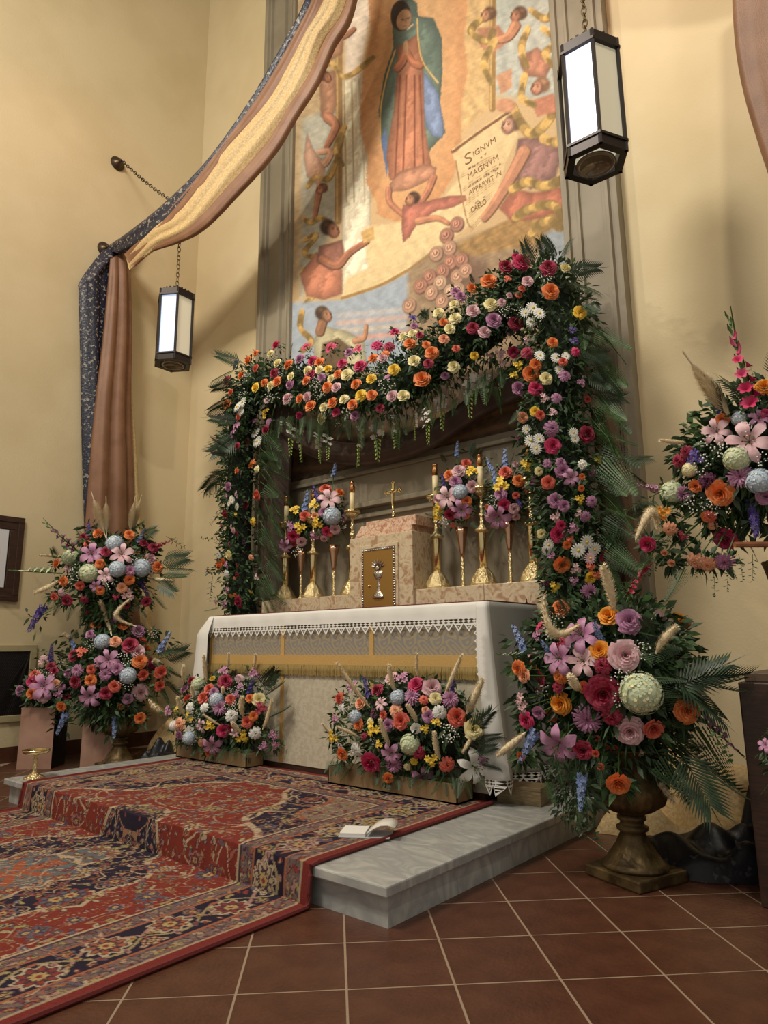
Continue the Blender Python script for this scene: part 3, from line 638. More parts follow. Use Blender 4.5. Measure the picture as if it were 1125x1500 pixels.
mb = MB(); mb.tube([(0,-.012,.228),(0,-.014,.205),(0,-.013,.18),(0,-.014,.16),(.004,-.016,.135),(0,-.012,.105)], [.010,.013,.010,.011,.008,.004], 8)
mb.tube([(0,-.013,.222),(-.03,-.01,.232),(-.055,-.008,.24)], [.006,.005,.003], 6); mb.tube([(0,-.013,.222),(.03,-.01,.232),(.055,-.008,.24)], [.006,.005,.003], 6); mb.ball((.003,-.017,.243), .010, 8)
mb.obj('figure', mat('bright_brass', (236, 214, 160), .25, 1), cr, smooth=True)
# ------------------------------------------------------------------ candlesticks
def make_candlestick():
    t = thing('candlestick', 'x', 'candlestick')
    base = [(.088,0),(.092,.008),(.090,.03),(.078,.045),(.074,.062),(.060,.085),(.048,.105),(.036,.12),(.030,.128)]
    MB().lathe(base, 32, 0, None, (2, 6, .05, 8)).obj('base', M_brassr, t, smooth=True)
    MB().lathe([(.028,.126),(.027,.30),(.028,.36),(.026,.368)], 20).obj('stem', M_brass, t, smooth=True)
    knop = [(.027,.362),(.05,.372),(.052,.385),(.034,.395),(.022,.41),(.014,.425),(.020,.44),(.011,.455),(.016,.475),(.026,.49),(.012,.505),(.010,.53),(.017,.545),(.011,.56),(.010,.60),(.018,.615),(.03,.625),(.05,.635),(.052,.65),(.045,.662),(.026,.668)]
    MB().lathe(knop, 24, 0, None, (15, 18, .05, 12)).obj('knop', M_brassr, t, smooth=True)
    MB().lathe([(.044,.655),(.066,.66),(.07,.672),(.064,.68),(.05,.676),(.025,.674)], 24, 0, None, (0, 3, .05, 10)).obj('drip_pan', M_brass, t, smooth=True)
    MB().lathe([(.021,.67),(.021,.835)], 16).obj('candle', M_wax, t, smooth=True)
    MB().lathe([(.0235,.828),(.0245,.86),(.026,.866),(.018,.884),(.019,.90),(.024,.904),(.018,.915),(.006,.92)], 16).obj('follower', mat('copper_brass', (205, 150, 100), .25, 1), t, smooth=True)
    return t
Y_C = 3.925
cs = make_candlestick()
for i, (x, lb) in enumerate(((-4.447, 'tall brass candlestick at the left end of the ledge, candle clear of the bouquet'), (-4.105, 'tall brass candlestick behind the left bouquet, between its two trumpet vases'), (-3.66, 'tall brass candlestick partly behind the tabernacle, left of it'), (-2.835, 'tall brass candlestick just right of the tabernacle'), (-2.452, 'tall brass candlestick standing between the two bouquets right of the tabernacle'), (-2.078, 'tall brass candlestick at the right end of the ledge against the flower arch'))):
    o = cs if i == 0 else copy_tree(cs); o.location = (x, Y_C, 1.335); o['label'] = lb; o['group'] = 'altar candlesticks'; o['category'] = 'candlestick'
def make_trumpet():
    t = thing('trumpet_vase', 'x', 'vase')
    MB().lathe([(.046,0),(.048,.006),(.03,.014),(.012,.028),(.010,.05),(.016,.06),(.009,.075),(.014,.10),(.009,.12),(.015,.145),(.009,.17),(.013,.195),(.008,.21)], 20).obj('foot', M_brassr, t, smooth=True)
    MB().lathe([(.008,.205),(.016,.24),(.026,.31),(.036,.38),(.046,.42),(.042,.418),(.02,.30)], 24, 0, None, (1, 4, .05, 8)).obj('flute', M_rosegold, t, smooth=True)
    return t
tv = make_trumpet(); VX = (-4.255, -3.868, -2.622, -2.25)
for i, (x, lb) in enumerate(zip(VX, ('slim rose gold trumpet vase holding the leftmost ledge bouquet', 'slim rose gold trumpet vase left of the tabernacle, nearest it on that side', 'slim rose gold trumpet vase right of the tabernacle, nearest it on that side', 'slim rose gold trumpet vase holding the rightmost ledge bouquet'))):
    o = tv if i == 0 else copy_tree(tv); o.location = (x, 3.93, 1.335); o['label'] = lb; o['group'] = 'trumpet vases on the ledge'; o['category'] = 'vase'
# small things
t = thing('cruet', 'tiny dark metal bell at the back right corner of the altar top', 'bell', (-2.03, 3.72, AZ+.007))
MB().lathe([(.012,0),(.013,.008),(.006,.015)], 12).obj('body', M_iron, t, smooth=True); MB().lathe([(.003,.014),(.003,.03),(.005,.034),(.002,.038)], 8).obj('stem', M_iron, t, smooth=True)
t.name = 'hand_bell'
t = thing('offering_dish', 'small brass footed dish on the left end of the marble step', 'dish', tuple(on(50, 1140, 2, .143)))
MB().lathe([(.062,0),(.065,.006),(.05,.014),(.028,.026),(.014,.04),(.012,.055),(.02,.065),(.012,.075),(.011,.10),(.017,.112),(.010,.122),(.012,.14),(.03,.147)], 24, 0, None, (0, 3, .05, 8)).obj('foot', M_brassr, t, smooth=True)
MB().lathe([(.02,.146),(.07,.152),(.082,.168),(.083,.176),(.078,.174),(.06,.160),(.01,.158)], 28, 0, None, (1, 4, .03, 14)).obj('bowl', M_brass, t, smooth=True)
bk = thing('open_book', 'small white paperback lying open on the rug at the step edge', 'book', tuple(on(540, 1222, 2, .155)), .55)
MB().box((-.115, -.06, .001), (-.005, .06, .019)).obj('page_block', M_white, bk, bevel=.003)
mb = MB(); P = [[(u*.12 + .002, v, .014 + .03*math.sin(u*2.6) + .012*u) for v in (-.062, 0, .062)] for u in (0, .25, .5, .75, 1)]
o = mb.grid(P).obj('turned_page', mat('book_paper', (214, 210, 200), .8), bk, smooth=True); so = o.modifiers.new('t', 'SOLIDIFY'); so.thickness = .003
MB().box((-.12, -.065, 0), (.10, .065, .003)).obj('cover', mat('book_cover', (180, 186, 192), .6), bk)
t = thing('wooden_box', 'small flat wooden box on the marble under the altar cloth', 'box', tuple(on(763, 1181, 2, .143) + Vector((-.03, .10, 0))), .12)
MB().box((-.125, -.075, 0), (.115, .075, .082)).obj('body', mat('light_box_wood', (136, 118, 84), .5, 0, (112, 94, 64), 20, stretch=(1, 1, 6)), t, bevel=.002); MB().box((-.127, -.077, .072), (.117, .077, .088)).obj('lid', mat('lid_wood', (120, 100, 70), .5), t, bevel=.002)
# ------------------------------------------------------------------ left wall: picture, grille, medallions
pf = thing('wall_picture', 'dark framed picture with a thin orange ring on the left wall', 'picture', (-6.42, 2.26, 1.75))
MB().box((.002, -.30, -.375), (.014, .25, .34)).obj('backing', M_black, pf)
def fr4(a, y0, y1, z0, z1, w, d0, d1, name, m, par):
    mb = MB(); mb.box((d0, y0, z0), (d1, y1, z0+w)); mb.box((d0, y0, z1-w), (d1, y1, z1)); mb.box((d0, y0, z0+w), (d1, y0+w, z1-w)); mb.box((d0, y1-w, z0+w), (d1, y1, z1-w)); return mb.obj(name, m, par, bevel=.004)
fr4(0, -.32, .265, -.39, .36, .05, .0, .035, 'outer_moulding', M_wood, pf); fr4(0, -.275, .22, -.345, .315, .07, .0, .028, 'inner_moulding', M_wood, pf)
MB().box((.012, -.20, -.27), (.022, .14, .24)).obj('print', mat('print_paper', (206, 206, 208), .6), pf)
mb = MB(); mb.tube([(.023, .0 + .105*math.cos(a)-.03, .03 + .125*math.sin(a)) for a in [2*PI*k/32 for k in range(33)]], .005, 5); mb.obj('ring', mat('orange_ring', (208, 140, 96), .7), pf)
wv = thing('air_vent', 'beige framed wall vent with a black lattice grille low on the left wall', 'vent', (-6.42, 2.35, .66))
fr4(0, -.55, .385, -.325, .325, .055, .0, .022, 'frame', mat('vent_paint', (170, 156, 118), .6), wv); MB().box((.001, -.5, -.28), (.004, .335, .28)).obj('backing', M_black, wv)
mb = MB()
for k in range(46):
    y = -.5 + k*.0185
    for s_ in (1, -1):
        y1 = y + s_*.30; mb.tube([(.008, max(-.5, min(.335, y)), -.275), (.008, max(-.5, min(.335, y1)), .275)], .0022, 4)
tag(mb.obj('lattice', M_iron, wv), kind='stuff')
def medallion(loc, lb):
    t = thing('wall_rosette', lb, 'rosette', loc); M = Matrix.Rotation(PI/2, 4, 'Y')
    MB().lathe([(.075,0),(.078,.012),(.06,.02),(.062,.03),(.04,.036),(.035,.05),(.018,.055),(.016,.075),(.02,.08),(.01,.09)], 24, 0, M).obj('plate', mat('bronze_dark', (84, 70, 56), .4, .8), t, smooth=True); return t
medallion((-6.42, 3.14, 6.12), 'upper dark bronze wall rosette holding a chain on the left wall'); medallion((-6.42, 3.07, 5.06), 'lower dark bronze wall rosette behind the gathered drape')
def chain(name, lb, p0, p1, sag=0, link=.045, r_=.0042):
    p0, p1 = Vector(p0), Vector(p1); L_ = (p1-p0).length; n = max(3, int(L_/(link*.78))); pts = []
    t = thing(name, lb, 'chain', tuple(p0))
    lm = None
    for k in range(n):
        u = (k+.5)/n; c_ = p0.lerp(p1, u) - Vector((0, 0, sag*4*u*(1-u))); dr = (p1-p0).normalized() + Vector((0, 0, -sag*4*(1-2*u)/L_))
        if lm is None: lm = MB().tube([(link*.26*math.sin(a), 0, link*.5*math.cos(a)) for a in [2*PI*j/10 for j in range(11)]], r_, 5).mesh('link', M_iron if 'dark' in lb else M_oldgold)
        o = bpy.data.objects.new('chain_link', lm); COL.objects.link(o); o.parent = t; o.location = c_ - p0
        o.rotation_mode = 'QUATERNION'; o.rotation_quaternion = dr.to_track_quat('Z', 'Y') @ Matrix.Rotation((k % 2)*PI/2, 4, 'Z').to_quaternion()
    return t
LL, LR = Vector((-5.285, 3.25, 3.50)), Vector((-1.225, 3.25, 3.50))
chain('wall_chain', 'dark chain running from the upper wall rosette to the gathered swag', (-6.33, 3.14, 6.12), (-5.36, 3.25, 5.19), .03, .06)
chain('lantern_chain', 'brass chain hanging the left lantern below the swag', LL + Vector((0, 0, 1.68)), LL + Vector((0, 0, .80)), 0, .055)
chain('lantern_chain', 'brass chain hanging the right lantern beside the mural', LR + Vector((0, 0, 3.2)), LR + Vector((0, 0, .80)), 0, .055)
M_pane = mat('lantern_glass', (205, 198, 176), .25, emit=((200, 190, 160), .35)); M_glare = mat('lit_lantern_glass', (225, 230, 240), .15, emit=((225, 232, 255), 1.3)); M_coolglare = mat('cool_glare_glass', (190, 204, 225), .15, emit=((196, 214, 245), .75))  # the two brighter panes glow to imitate a window reflected in the glass
def lantern(loc, lb, glare, rz):
    t = thing('hanging_lantern', lb, 'lantern', tuple(loc), rz, 'hanging lanterns'); R_ = .175; H_ = .70
    pt = lambda k, r: (r*math.cos(k*PI/3), r*math.sin(k*PI/3))
    def ring(r0, r1, z0, z1, name):
        mb = MB(); P = [[(*pt(k, r), z) for k in range(6)] for r, z in ((r0, z0), (r1, z0), (r1, z1), (r0, z1), (r0, z0))]; return mb.grid(P, 0, True).obj(name, M_iron, t)
    ring(.13, R_, 0, .07, 'bottom_rim'); ring(.12, R_, H_-.06, H_, 'top_rim'); ring(.14, R_+.008, .055, .07, 'moulding'); ring(.14, R_+.008, H_-.065, H_-.05, 'moulding')
    for k in range(6): x, y = pt(k, R_-.008); MB().tube([(x, y, 0), (x, y, H_)], .012, 6).obj('corner_post', M_iron, t)
    for k in range(6):
        a, b = Vector((*pt(k, R_-.018), 0)), Vector((*pt(k+1, R_-.018), 0)); o_ = (a+b).normalized()*.004
        mb = MB().add([a+Vector((0,0,.06)), b+Vector((0,0,.06)), b+Vector((0,0,H_-.05)), a+Vector((0,0,H_-.05))] + [v - o_ for v in (a+Vector((0,0,.06)), b+Vector((0,0,.06)), b+Vector((0,0,H_-.05)), a+Vector((0,0,H_-.05)))], [(0,1,2,3),(7,6,5,4),(0,4,5,1),(3,2,6,7)])
        mb.obj('glass_pane', (M_glare if loc[0] > -3 else M_coolglare) if k == glare else M_pane, t)
    MB().lathe([(.105,.005),(.10,-.004),(.085,-.004),(.085,.01),(.07,.03),(.06,.015),(.045,.02),(.03,.04),(.0,.045)], 24).obj('bottom_glass_ring', mat('smoky_glass', (120, 105, 86), .15, .3), t, smooth=True)
    MB().lathe([(.13,H_-.01),(.10,H_+.015),(.06,H_+.03),(.025,H_+.05),(.012,H_+.07),(.016,H_+.09),(.006,H_+.105)], 18).obj('cap', M_iron, t, smooth=True)
    mb = MB()
    for k in range(24): a = k*PI/12; mb.ball((.135*math.cos(a), .135*math.sin(a), H_+.012), .012, 6)
    mb.obj('beaded_crown', M_iron, t, smooth=True)
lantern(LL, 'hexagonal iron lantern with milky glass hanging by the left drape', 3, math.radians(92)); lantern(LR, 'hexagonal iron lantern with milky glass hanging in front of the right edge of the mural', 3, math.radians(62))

# ------------------------------------------------------------------ drapes
def smooth_path(keys, n):
    """keys: rows of numbers; Catmull-Rom resampled"""
    K = np.array(keys, float); m_ = len(K) - 1; out = []
    for i in range(n + 1):
        u = i / n * m_; k = min(int(u), m_ - 1); t = u - k
        a, b, c, d = K[max(k-1, 0)], K[k], K[k+1], K[min(k+2, m_)]
        out.append(.5*((2*b) + (c-a)*t + (2*a-5*b+4*c-d)*t*t + (3*b-a-3*c+d)*t**3))
    return np.array(out)
def bundle(keys, name, m, parent, n=60, folds=5, amp=.14, seed=0, around=40):
    """keys: (ax,ay,az, bx,by,bz, thick): cloth gathered between edges a and b, a soft folded roll of that thickness"""
    K = smooth_path(keys, n); P = []
    for i, k in enumerate(K):
        a, b, th = Vector(k[:3]), Vector(k[3:6]), k[6]; c_ = (a+b)/2; h_ = (a-b)/2; nx_ = K[min(i+1, n)] - K[max(i-1, 0)]
        T_ = Vector(nx_[:3] + nx_[3:6]).normalized(); D_ = T_.cross(h_.normalized()).normalized(); row = []
        for j in range(around):
            t = 2*PI*j/around; w_ = 1 + amp*math.cos(folds*t + seed + .5*math.sin(i*.07+seed)) + amp*.4*math.sin(folds*2.3*t + i*.05)
            row.append(c_ + h_*math.cos(t)*(1 + amp*.1*math.cos(3*t+i*.1)) + D_*(th/2)*math.sin(t)*w_)
        P.append(row)
    mb = MB().grid(P, 0, True); o_ = len(P)*around
    mb.f.append(tuple(range(around))); mb.m.append(0); mb.f.append(tuple(range(o_-around, o_))[::-1]); mb.m.append(0)
    return mb.obj(name, m, parent, smooth=True)
def sweep_y(px, py):                          # the swag climbs from the side hook to the high centre point
    return 3.12 + .38*max(0, min(1, (px-190)/330))
def e2(ax_, ay_, bx_, by_, th):
    ya = sweep_y(ax_, ay_); yb = sweep_y(bx_, by_); return (*on(ax_, ay_, 1, ya), *on(bx_, by_, 1, yb), th)
swag = thing('wall_swag', 'long navy, copper and gold swag draped from the left wall up to the ceiling centre', 'drape', (0, 0, 0))
apex = Vector((-3.25, 3.55, 8.2))
def up(dx): return [(apex.x-.20+dx, apex.y, apex.z-.95, apex.x-.12+dx, apex.y, apex.z-.95, .08), (apex.x-.03+dx*.5, apex.y, apex.z, apex.x+.03+dx*.5, apex.y, apex.z, .06)]
bundle([e2(150,368,176,372,.10), e2(196,335,214,352,.10), e2(242,298,262,312,.10), e2(305,236,316,246,.09), e2(364,154,376,162,.09), e2(419,62,430,68,.09), e2(450,-2,464,4,.09)] + up(-.05), 'navy_length', M_navy, swag, 90, 4, .15, 1)
bundle([e2(183,372,196,392,.05), e2(232,325,262,330,.09), e2(290,262,312,272,.10), e2(330,212,342,224,.10), e2(366,164,384,178,.10), e2(400,113,420,122,.10), e2(430,60,450,68,.10), e2(462,-4,480,2,.10)] + up(.05), 'copper_length', M_copper, swag, 90, 6, .2, 2)
bundle([e2(186,372,190,396,.03), e2(225,335,230,364,.10), e2(272,304,284,338,.13), e2(318,238,342,270,.14), e2(362,190,390,214,.15), e2(399,146,425,168,.15), e2(426,98,455,118,.15), e2(450,52,474,64,.15), e2(478,0,508,6,.15)] + up(.18), 'gold_length', M_gold, swag, 90, 7, .20, 3)
bundle([e2(200,368,201,374,.02), e2(222,360,224,368,.04), e2(284,328,290,342,.08), e2(340,270,350,284,.09), e2(392,212,402,226,.09), e2(424,160,434,174,.09), e2(456,108,466,124,.09), e2(478,60,490,70,.09), e2(510,4,520,8,.09)] + up(.28), 'lining_length', M_copper, swag, 80, 3, .12, 4)
dr = thing('wall_drape', 'navy and copper cloth drape falling down the left wall behind the flowers', 'drape', (0, 0, 0))
def w2(ax_, ay_, bx_, by_, th, xa=-6.33, xb=-6.33): return (*on(ax_, ay_, 0, xa), *on(bx_, by_, 0, xb), th)
bundle([w2(152,366,205,352,.06), w2(136,385,186,380,.10), w2(116,414,166,396,.10), w2(115,430,162,412,.10), w2(117,520,160,510,.10), w2(119,620,155,600,.10), w2(123,740,148,735,.10), w2(128,860,158,860,.12), w2(134,990,164,990,.12)], 'navy_fall', M_navy, dr, 60, 4, .3, 5)
bundle([w2(162,378,188,368,.06,-6.25,-6.25), w2(158,420,190,412,.14,-6.25,-6.25), w2(150,500,192,498,.16,-6.25,-6.25), w2(138,600,190,600,.18,-6.25,-6.25), w2(130,700,194,700,.2,-6.25,-6.25), w2(124,800,198,800,.2,-6.25,-6.25), w2(126,930,206,930,.2,-6.2,-6.2), w2(130,1040,210,1040,.2,-6.15,-6.15)], 'copper_fall', M_copper, dr, 60, 7, .26, 6)
bundle([w2(186,378,192,398,.03,-6.27,-6.27), w2(186,520,190,520,.05,-6.27,-6.27), w2(188,640,198,640,.07,-6.27,-6.27), w2(192,760,206,760,.08,-6.25,-6.25), w2(200,900,220,900,.1,-6.2,-6.2), w2(206,1020,236,1020,.14,-6.1,-6.1)], 'gold_fall', M_gold, dr, 50, 4, .2, 7)
# right side of the same swag, mirrored about the altar
sr = thing('side_drape', 'copper cloth drape hanging at the top right corner of the wall', 'drape', (0, 0, 0))
def w3(ax_, ay_, wx, y, th, yy=3.3):
    a = on(ax_, ay_, 1, yy); return (a.x, a.y, a.z, a.x + wx, a.y + .1, a.z, th)
bundle([w3(1068,-260,.5,0,.2), w3(1072,-60,.55,0,.22), w3(1076,60,.6,0,.24), w3(1088,140,.6,0,.24), w3(1110,215,.5,0,.22), w3(1132,280,.4,0,.2), w3(1165,420,.34,0,.18), w3(1205,760,.3,0,.18)], 'copper_fall', M_copper, sr, 60, 7, .2, 8)
bundle([(-3.1,3.6,8.2,-3.0,3.6,8.1,.1), (-2.3,3.5,7.0,-2.2,3.45,6.7,.2), (-1.4,3.4,6.1,-1.3,3.3,5.8,.22), (-.6,3.3,5.6,-.5,3.2,5.3,.2), (-.2,3.3,5.5,-.1,3.2,5.2,.16)], 'copper_length', M_copper, sr, 50, 5, .15, 9)
# cloth gathered on the floor and along the arch
def puddle(name, lb, c_, L_, W_, H_, rz, m, seed):
    P = []; rr = random.Random(seed); nu, nv = 40, 26
    for i in range(nu+1):
        u = i/nu*2-1; row = []
        for j in range(nv+1):
            v = j/nv*2-1; e_ = max(0, 1-abs(u)**2.6)*max(0, 1-abs(v)**2.2)
            h_ = H_*e_**.5*(.62 + .38*math.sin(v*5 + 1.8*math.sin(u*2.2+seed) + seed)*math.cos(u*1.7+seed) + .12*math.sin(u*11+v*5))
            row.append((u*L_*(1+.06*math.sin(v*6+seed)), v*W_*(1+.15*math.sin(u*4+seed)), max(.001, h_)))
        P.append(row)
    o = MB().grid(P).obj(name, m, None, smooth=True, loc=c_); o.rotation_euler = (0, 0, rz); return tag(o, lb, 'cloth')
puddle('gathered_cloth', 'gold brocade cloth bunched on the floor behind the right urn', (-1.02, 3.76, 0), .56, .22, .46, 0, M_gold, 1)
puddle('gathered_cloth', 'navy brocade cloth trailing on the floor right of the large urn', (-1.0, 3.30, 0), .36, .17, .20, .30, M_navyd, 2)
puddle('gathered_cloth', 'navy cloth heaped against the back of the dark stand', (-.66, 3.67, 0), .28, .14, .66, 0, M_navyd, 6)
puddle('gathered_cloth', 'gold brocade cloth bunched beside the left urn at the end of the platform', (-5.08, 3.50, 0), .38, .28, .66, 0, M_gold, 3)
puddle('gathered_cloth', 'dark navy cloth lying on the floor under the left gold cloth', (-5.0, 3.16, 0), .16, .2, .24, 0, M_navyd, 4)
ad = thing('arch_drape', 'copper brown cloth hung along the flower arch over the ledge', 'drape', (0, 0, 0))
def w4(ax_, ay_, bx_, by_, th, y=3.95): return (*on(ax_, ay_, 1, y), *on(bx_, by_, 1, y), th)
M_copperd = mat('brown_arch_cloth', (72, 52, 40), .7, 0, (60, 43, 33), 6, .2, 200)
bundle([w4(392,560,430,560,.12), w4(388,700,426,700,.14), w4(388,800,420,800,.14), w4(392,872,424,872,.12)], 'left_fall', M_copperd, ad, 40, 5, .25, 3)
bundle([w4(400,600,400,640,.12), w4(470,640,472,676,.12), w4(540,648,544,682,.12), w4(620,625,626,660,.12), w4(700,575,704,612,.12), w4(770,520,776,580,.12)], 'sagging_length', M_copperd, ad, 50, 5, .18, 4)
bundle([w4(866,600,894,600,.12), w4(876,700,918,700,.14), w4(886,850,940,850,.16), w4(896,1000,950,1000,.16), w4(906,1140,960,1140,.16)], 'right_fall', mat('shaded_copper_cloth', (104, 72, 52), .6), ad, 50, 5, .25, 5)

# ------------------------------------------------------------------ pedestals, urns, stand
def pedestal(c_, w_, h_, rz, lb):
    t = thing('pedestal_box', lb, 'pedestal', c_, rz)
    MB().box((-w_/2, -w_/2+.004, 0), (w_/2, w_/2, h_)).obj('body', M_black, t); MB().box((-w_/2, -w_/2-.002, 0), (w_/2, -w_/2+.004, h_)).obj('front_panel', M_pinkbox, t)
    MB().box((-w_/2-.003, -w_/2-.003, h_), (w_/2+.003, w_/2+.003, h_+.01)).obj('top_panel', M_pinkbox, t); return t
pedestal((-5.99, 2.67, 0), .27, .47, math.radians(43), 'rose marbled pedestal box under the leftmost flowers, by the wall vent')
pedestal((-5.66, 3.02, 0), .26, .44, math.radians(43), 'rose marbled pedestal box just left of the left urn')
def urn(name, loc, lb, k=1.0, cat='urn', grp=None):
    t = thing(name, lb, cat, loc, 0, grp)
    o = MB().box((-.17*k, -.17*k, 0), (.17*k, .17*k, .055*k)).obj('square_base', M_oldgold, t, bevel=.008)
    MB().lathe([(v*k, z*k) for v, z in ((.155,.055),(.16,.07),(.135,.085),(.115,.11),(.08,.16),(.062,.20),(.058,.215),(.075,.225),(.078,.24),(.06,.25),(.056,.265),(.07,.275),(.07,.29),(.055,.30))], 40, 0, None, (3, 5, .06, 20)).obj('foot', M_oldgold, t, smooth=True)
    MB().lathe([(v*k, z*k) for v, z in ((.055,.298),(.10,.315),(.155,.35),(.175,.40),(.17,.44),(.145,.47),(.14,.50),(.165,.58),(.19,.61),(.20,.62),(.185,.625),(.12,.60))], 48, 0, None, (1, 4, .05, 24)).obj('bowl', M_oldgold, t, smooth=True)
    return t
urn('pedestal_urn', (-1.19, 2.99, 0), 'large antique gold pedestal urn on the tiles right of the marble step', .84); bpy.data.objects['pedestal_urn'].rotation_euler[2] = -.36
urn('pedestal_urn', (-5.43, 3.04, 0), 'antique gold pedestal urn behind the left end of the marble step', .80)
st = thing('display_stand', 'dark wooden stand at the right edge carrying a gold vase', 'stand', (-.72, 2.96, 0))
MB().box((0, 0, 0), (.62, .55, .80)).obj('cabinet', M_wood, st, bevel=.006); MB().box((.02, .02, .80), (.62, .55, .835)).obj('top_board', mat('stand_top', (84, 66, 50), .5), st, bevel=.004)
o = urn('gold_vase', (-.50, 3.2, .835), 'tall ribbed antique gold vase on the dark stand at the right edge', 1.0, 'vase')
for c_ in list(o.children): bpy.data.objects.remove(c_)
MB().lathe([(.085,0),(.09,.012),(.06,.03),(.03,.06),(.028,.08),(.04,.09),(.05,.12)], 32).obj('foot', M_oldgold, o, smooth=True)
MB().lathe([(.045,.115),(.075,.14),(.088,.20),(.105,.32),(.128,.42),(.135,.44),(.12,.435),(.08,.3)], 40, 0, None, (1, 5, .04, 16)).obj('fluted_body', M_oldgold, o, smooth=True)
a = on(1076, 798, 1, 2.9); tag(MB().tube([a, a + Vector((.30, .26, .0))], [.012, .013], 8).obj('wooden_rod', mat('rod_wood', (150, 92, 56), .5, 0, (124, 74, 46), 20)), 'short brown wooden rod poking out of the right edge flowers', 'rod')
# ------------------------------------------------------------------ flowers: one mesh per kind and colour, shared by all its copies
PET = dict(o=(230,124,58), c=(218,96,74), p=(196,42,92), r=(156,32,60), m=(180,120,158), l=(222,178,184), w=(238,236,228), y=(240,200,60), k=(240,228,170), u=(66,48,130), b=(122,142,192), d=(84,28,60), g=(196,208,170), s=(240,168,128), a=(238,150,36), h=(176,194,212))
CN = dict(o='orange', c='coral', p='magenta', r='crimson', m='mauve', l='blush pink', w='white', y='yellow', k='cream', u='deep purple', b='blue', d='burgundy', g='pale green', s='peach', a='amber', h='pale blue')
def petal_mat(c): 
    if 'petal_'+c in MATS: return MATS['petal_'+c]
    col = PET[c]; c2 = tuple(int(min(255, v*1.0 + (255-v)*.22)) for v in col); m = mat('petal_'+c, col, .55, 0, c2, 5, spec=.25); return m
M_green = mat('stem_green', (70, 100, 44), .6); M_bud = mat('bud_green', (150, 170, 80), .6)
M_leafm = [mat('leaf_deep', (30, 52, 28), .5, 0, (52, 80, 40), 6, lo=.35, hi=.65), mat('leaf_mid', (48, 78, 38), .5, 0, (76, 104, 56), 7, lo=.35, hi=.65), mat('leaf_grey', (78, 98, 72), .6, 0, (58, 80, 52), 7)]
M_palm = mat('palm_green', (34, 54, 36), .4, 0, (52, 74, 46), 5)
M_eye = mat('flower_eye', (214, 186, 70), .7); M_straw = mat('dry_plume', (236, 222, 190), .9, 0, (222, 204, 168), 20)
def petal(mb, ang, L_, W_, z0, lift, curl, cup, n=4, w0=.25, tip=.0, r0=.02, mi=0, ruf=0, ph=0):
    """one petal: leaves the centre at height z0, rises by lift, then curls outward"""
    ca, sa = math.cos(ang), math.sin(ang); P = []
    for i in range(n+1):
        v = i/n; r_ = r0 + L_*v; z = z0 + lift*math.sin(v*PI*.5) - curl*v**3; wd = W_*(w0 + (1-w0)*math.sin(min(1, v*1.15)*PI*.5))*(1 if v < .7 else math.sqrt(max(tip, 1-((v-.7)/.3)**2*(1-tip)))); row = []
        for j in range(n+1):
            u = j/n*2-1; rr = r_ - cup*u*u*L_*.4; zz = z + cup*u*u*.12 + ruf*math.sin(j*2.4+i*1.7+ph)*v
            row.append((rr*ca - u*wd*.5*sa, rr*sa + u*wd*.5*ca, zz))
        P.append(row)
    mb.grid(P, mi)
def m_rose(c, var):
    r_ = random.Random(11 + var); mb = MB()
    def shell(R, n, h0, h1, open_, w_, a0):
        for k in range(n):
            a = a0 + 2*PI*k/n + r_.uniform(-.12, .12); P = []
            for i in range(5):
                v = i/4; row = []; rad = R*(.35 + .65*v**.7) + open_*v**3*.14; z = h0 + (h1-h0)*v - open_*.10*max(0, v-.6)/.4
                for j in range(6):
                    u = j/5*2-1; an = a + u*w_*(.5 + .5*v**.5)*(1 if v < .75 else math.sqrt(max(0, 1-((v-.75)/.33)**2))*.9+.1)
                    rr = rad*(1 - .05*u) + .012*math.sin(u*3+k)*v + open_*.03*abs(u)*v
                    row.append((rr*math.cos(an), rr*math.sin(an), z - .03*u*u*v))
                P.append(row)
            mb.grid(P)
    shell(.05, 2, .0, .30, 0, 1.7, .3); shell(.10, 3, -.02, .31, .2, 1.25, 1.1); shell(.17, 3, -.05, .30, .35, 1.15, .2); shell(.24, 4, -.10, .27, .55, .95, .8)
    shell(.31, 5, -.15, .20, .8, .80, .1); shell(.37, 5, -.18, .10, 1.0, .78, .7); 
    if var: shell(.41, 5, -.2, .0, 1.1, .72, .3)
    for k in range(5): petal(mb, k*1.256, .3, .12, -.24, -.05, .12, .1, 2, mi=1)
    mb.tube([(0,0,-.18),(0,0,-.6),(.02,0,-1.0)], .03, 4, 1); return mb
def m_open(c, var):                            # carnation and peony: ruffled rings
    r_ = random.Random(3+var); mb = MB()
    for R, n, lift in ((.46,11,.06), (.38,10,.16), (.29,9,.25), (.2,7,.32), (.1,5,.36)):
        for k in range(n): petal(mb, k*2*PI/n + r_.random()*.3 + R*9, R, .24, 0, lift, .10, .05, 3, .2, .35, mi=0, ruf=.035, ph=r_.random()*6)
    mb.ball((0,0,-.1), .16, 6, 1, (1,1,1.2)); mb.tube([(0,0,-.2),(0,0,-1)], .03, 4, 1); return mb
def m_mum(c, var):
    mb = MB(); r_ = random.Random(4)
    for R, n, lift, L_ in ((0,20,-.04,.50), (0,18,.08,.47), (0,16,.18,.40), (0,13,.27,.30), (0,8,.33,.2)):
        for k in range(n): petal(mb, k*2*PI/n + r_.random()*.2 + n, L_*r_.uniform(.9,1.05), .085, 0, lift, .06, -.05, 2, .6, .4, mi=0)
    mb.tube([(0,0,0),(0,0,-1)], .03, 4, 1); return mb
def m_daisy(c, var):
    mb = MB()
    for R, n, lift in ((.47,15,.04), (.40,13,.10)):
        for k in range(n): petal(mb, k*2*PI/n + lift*3, R, .12, 0, lift, .05, 0, 2, .5, .5)
    mb.ball((0,0,.06), .11, 8, 2, (1,1,.6)); mb.tube([(0,0,0),(0,0,-.9)], .03, 4, 1); return mb
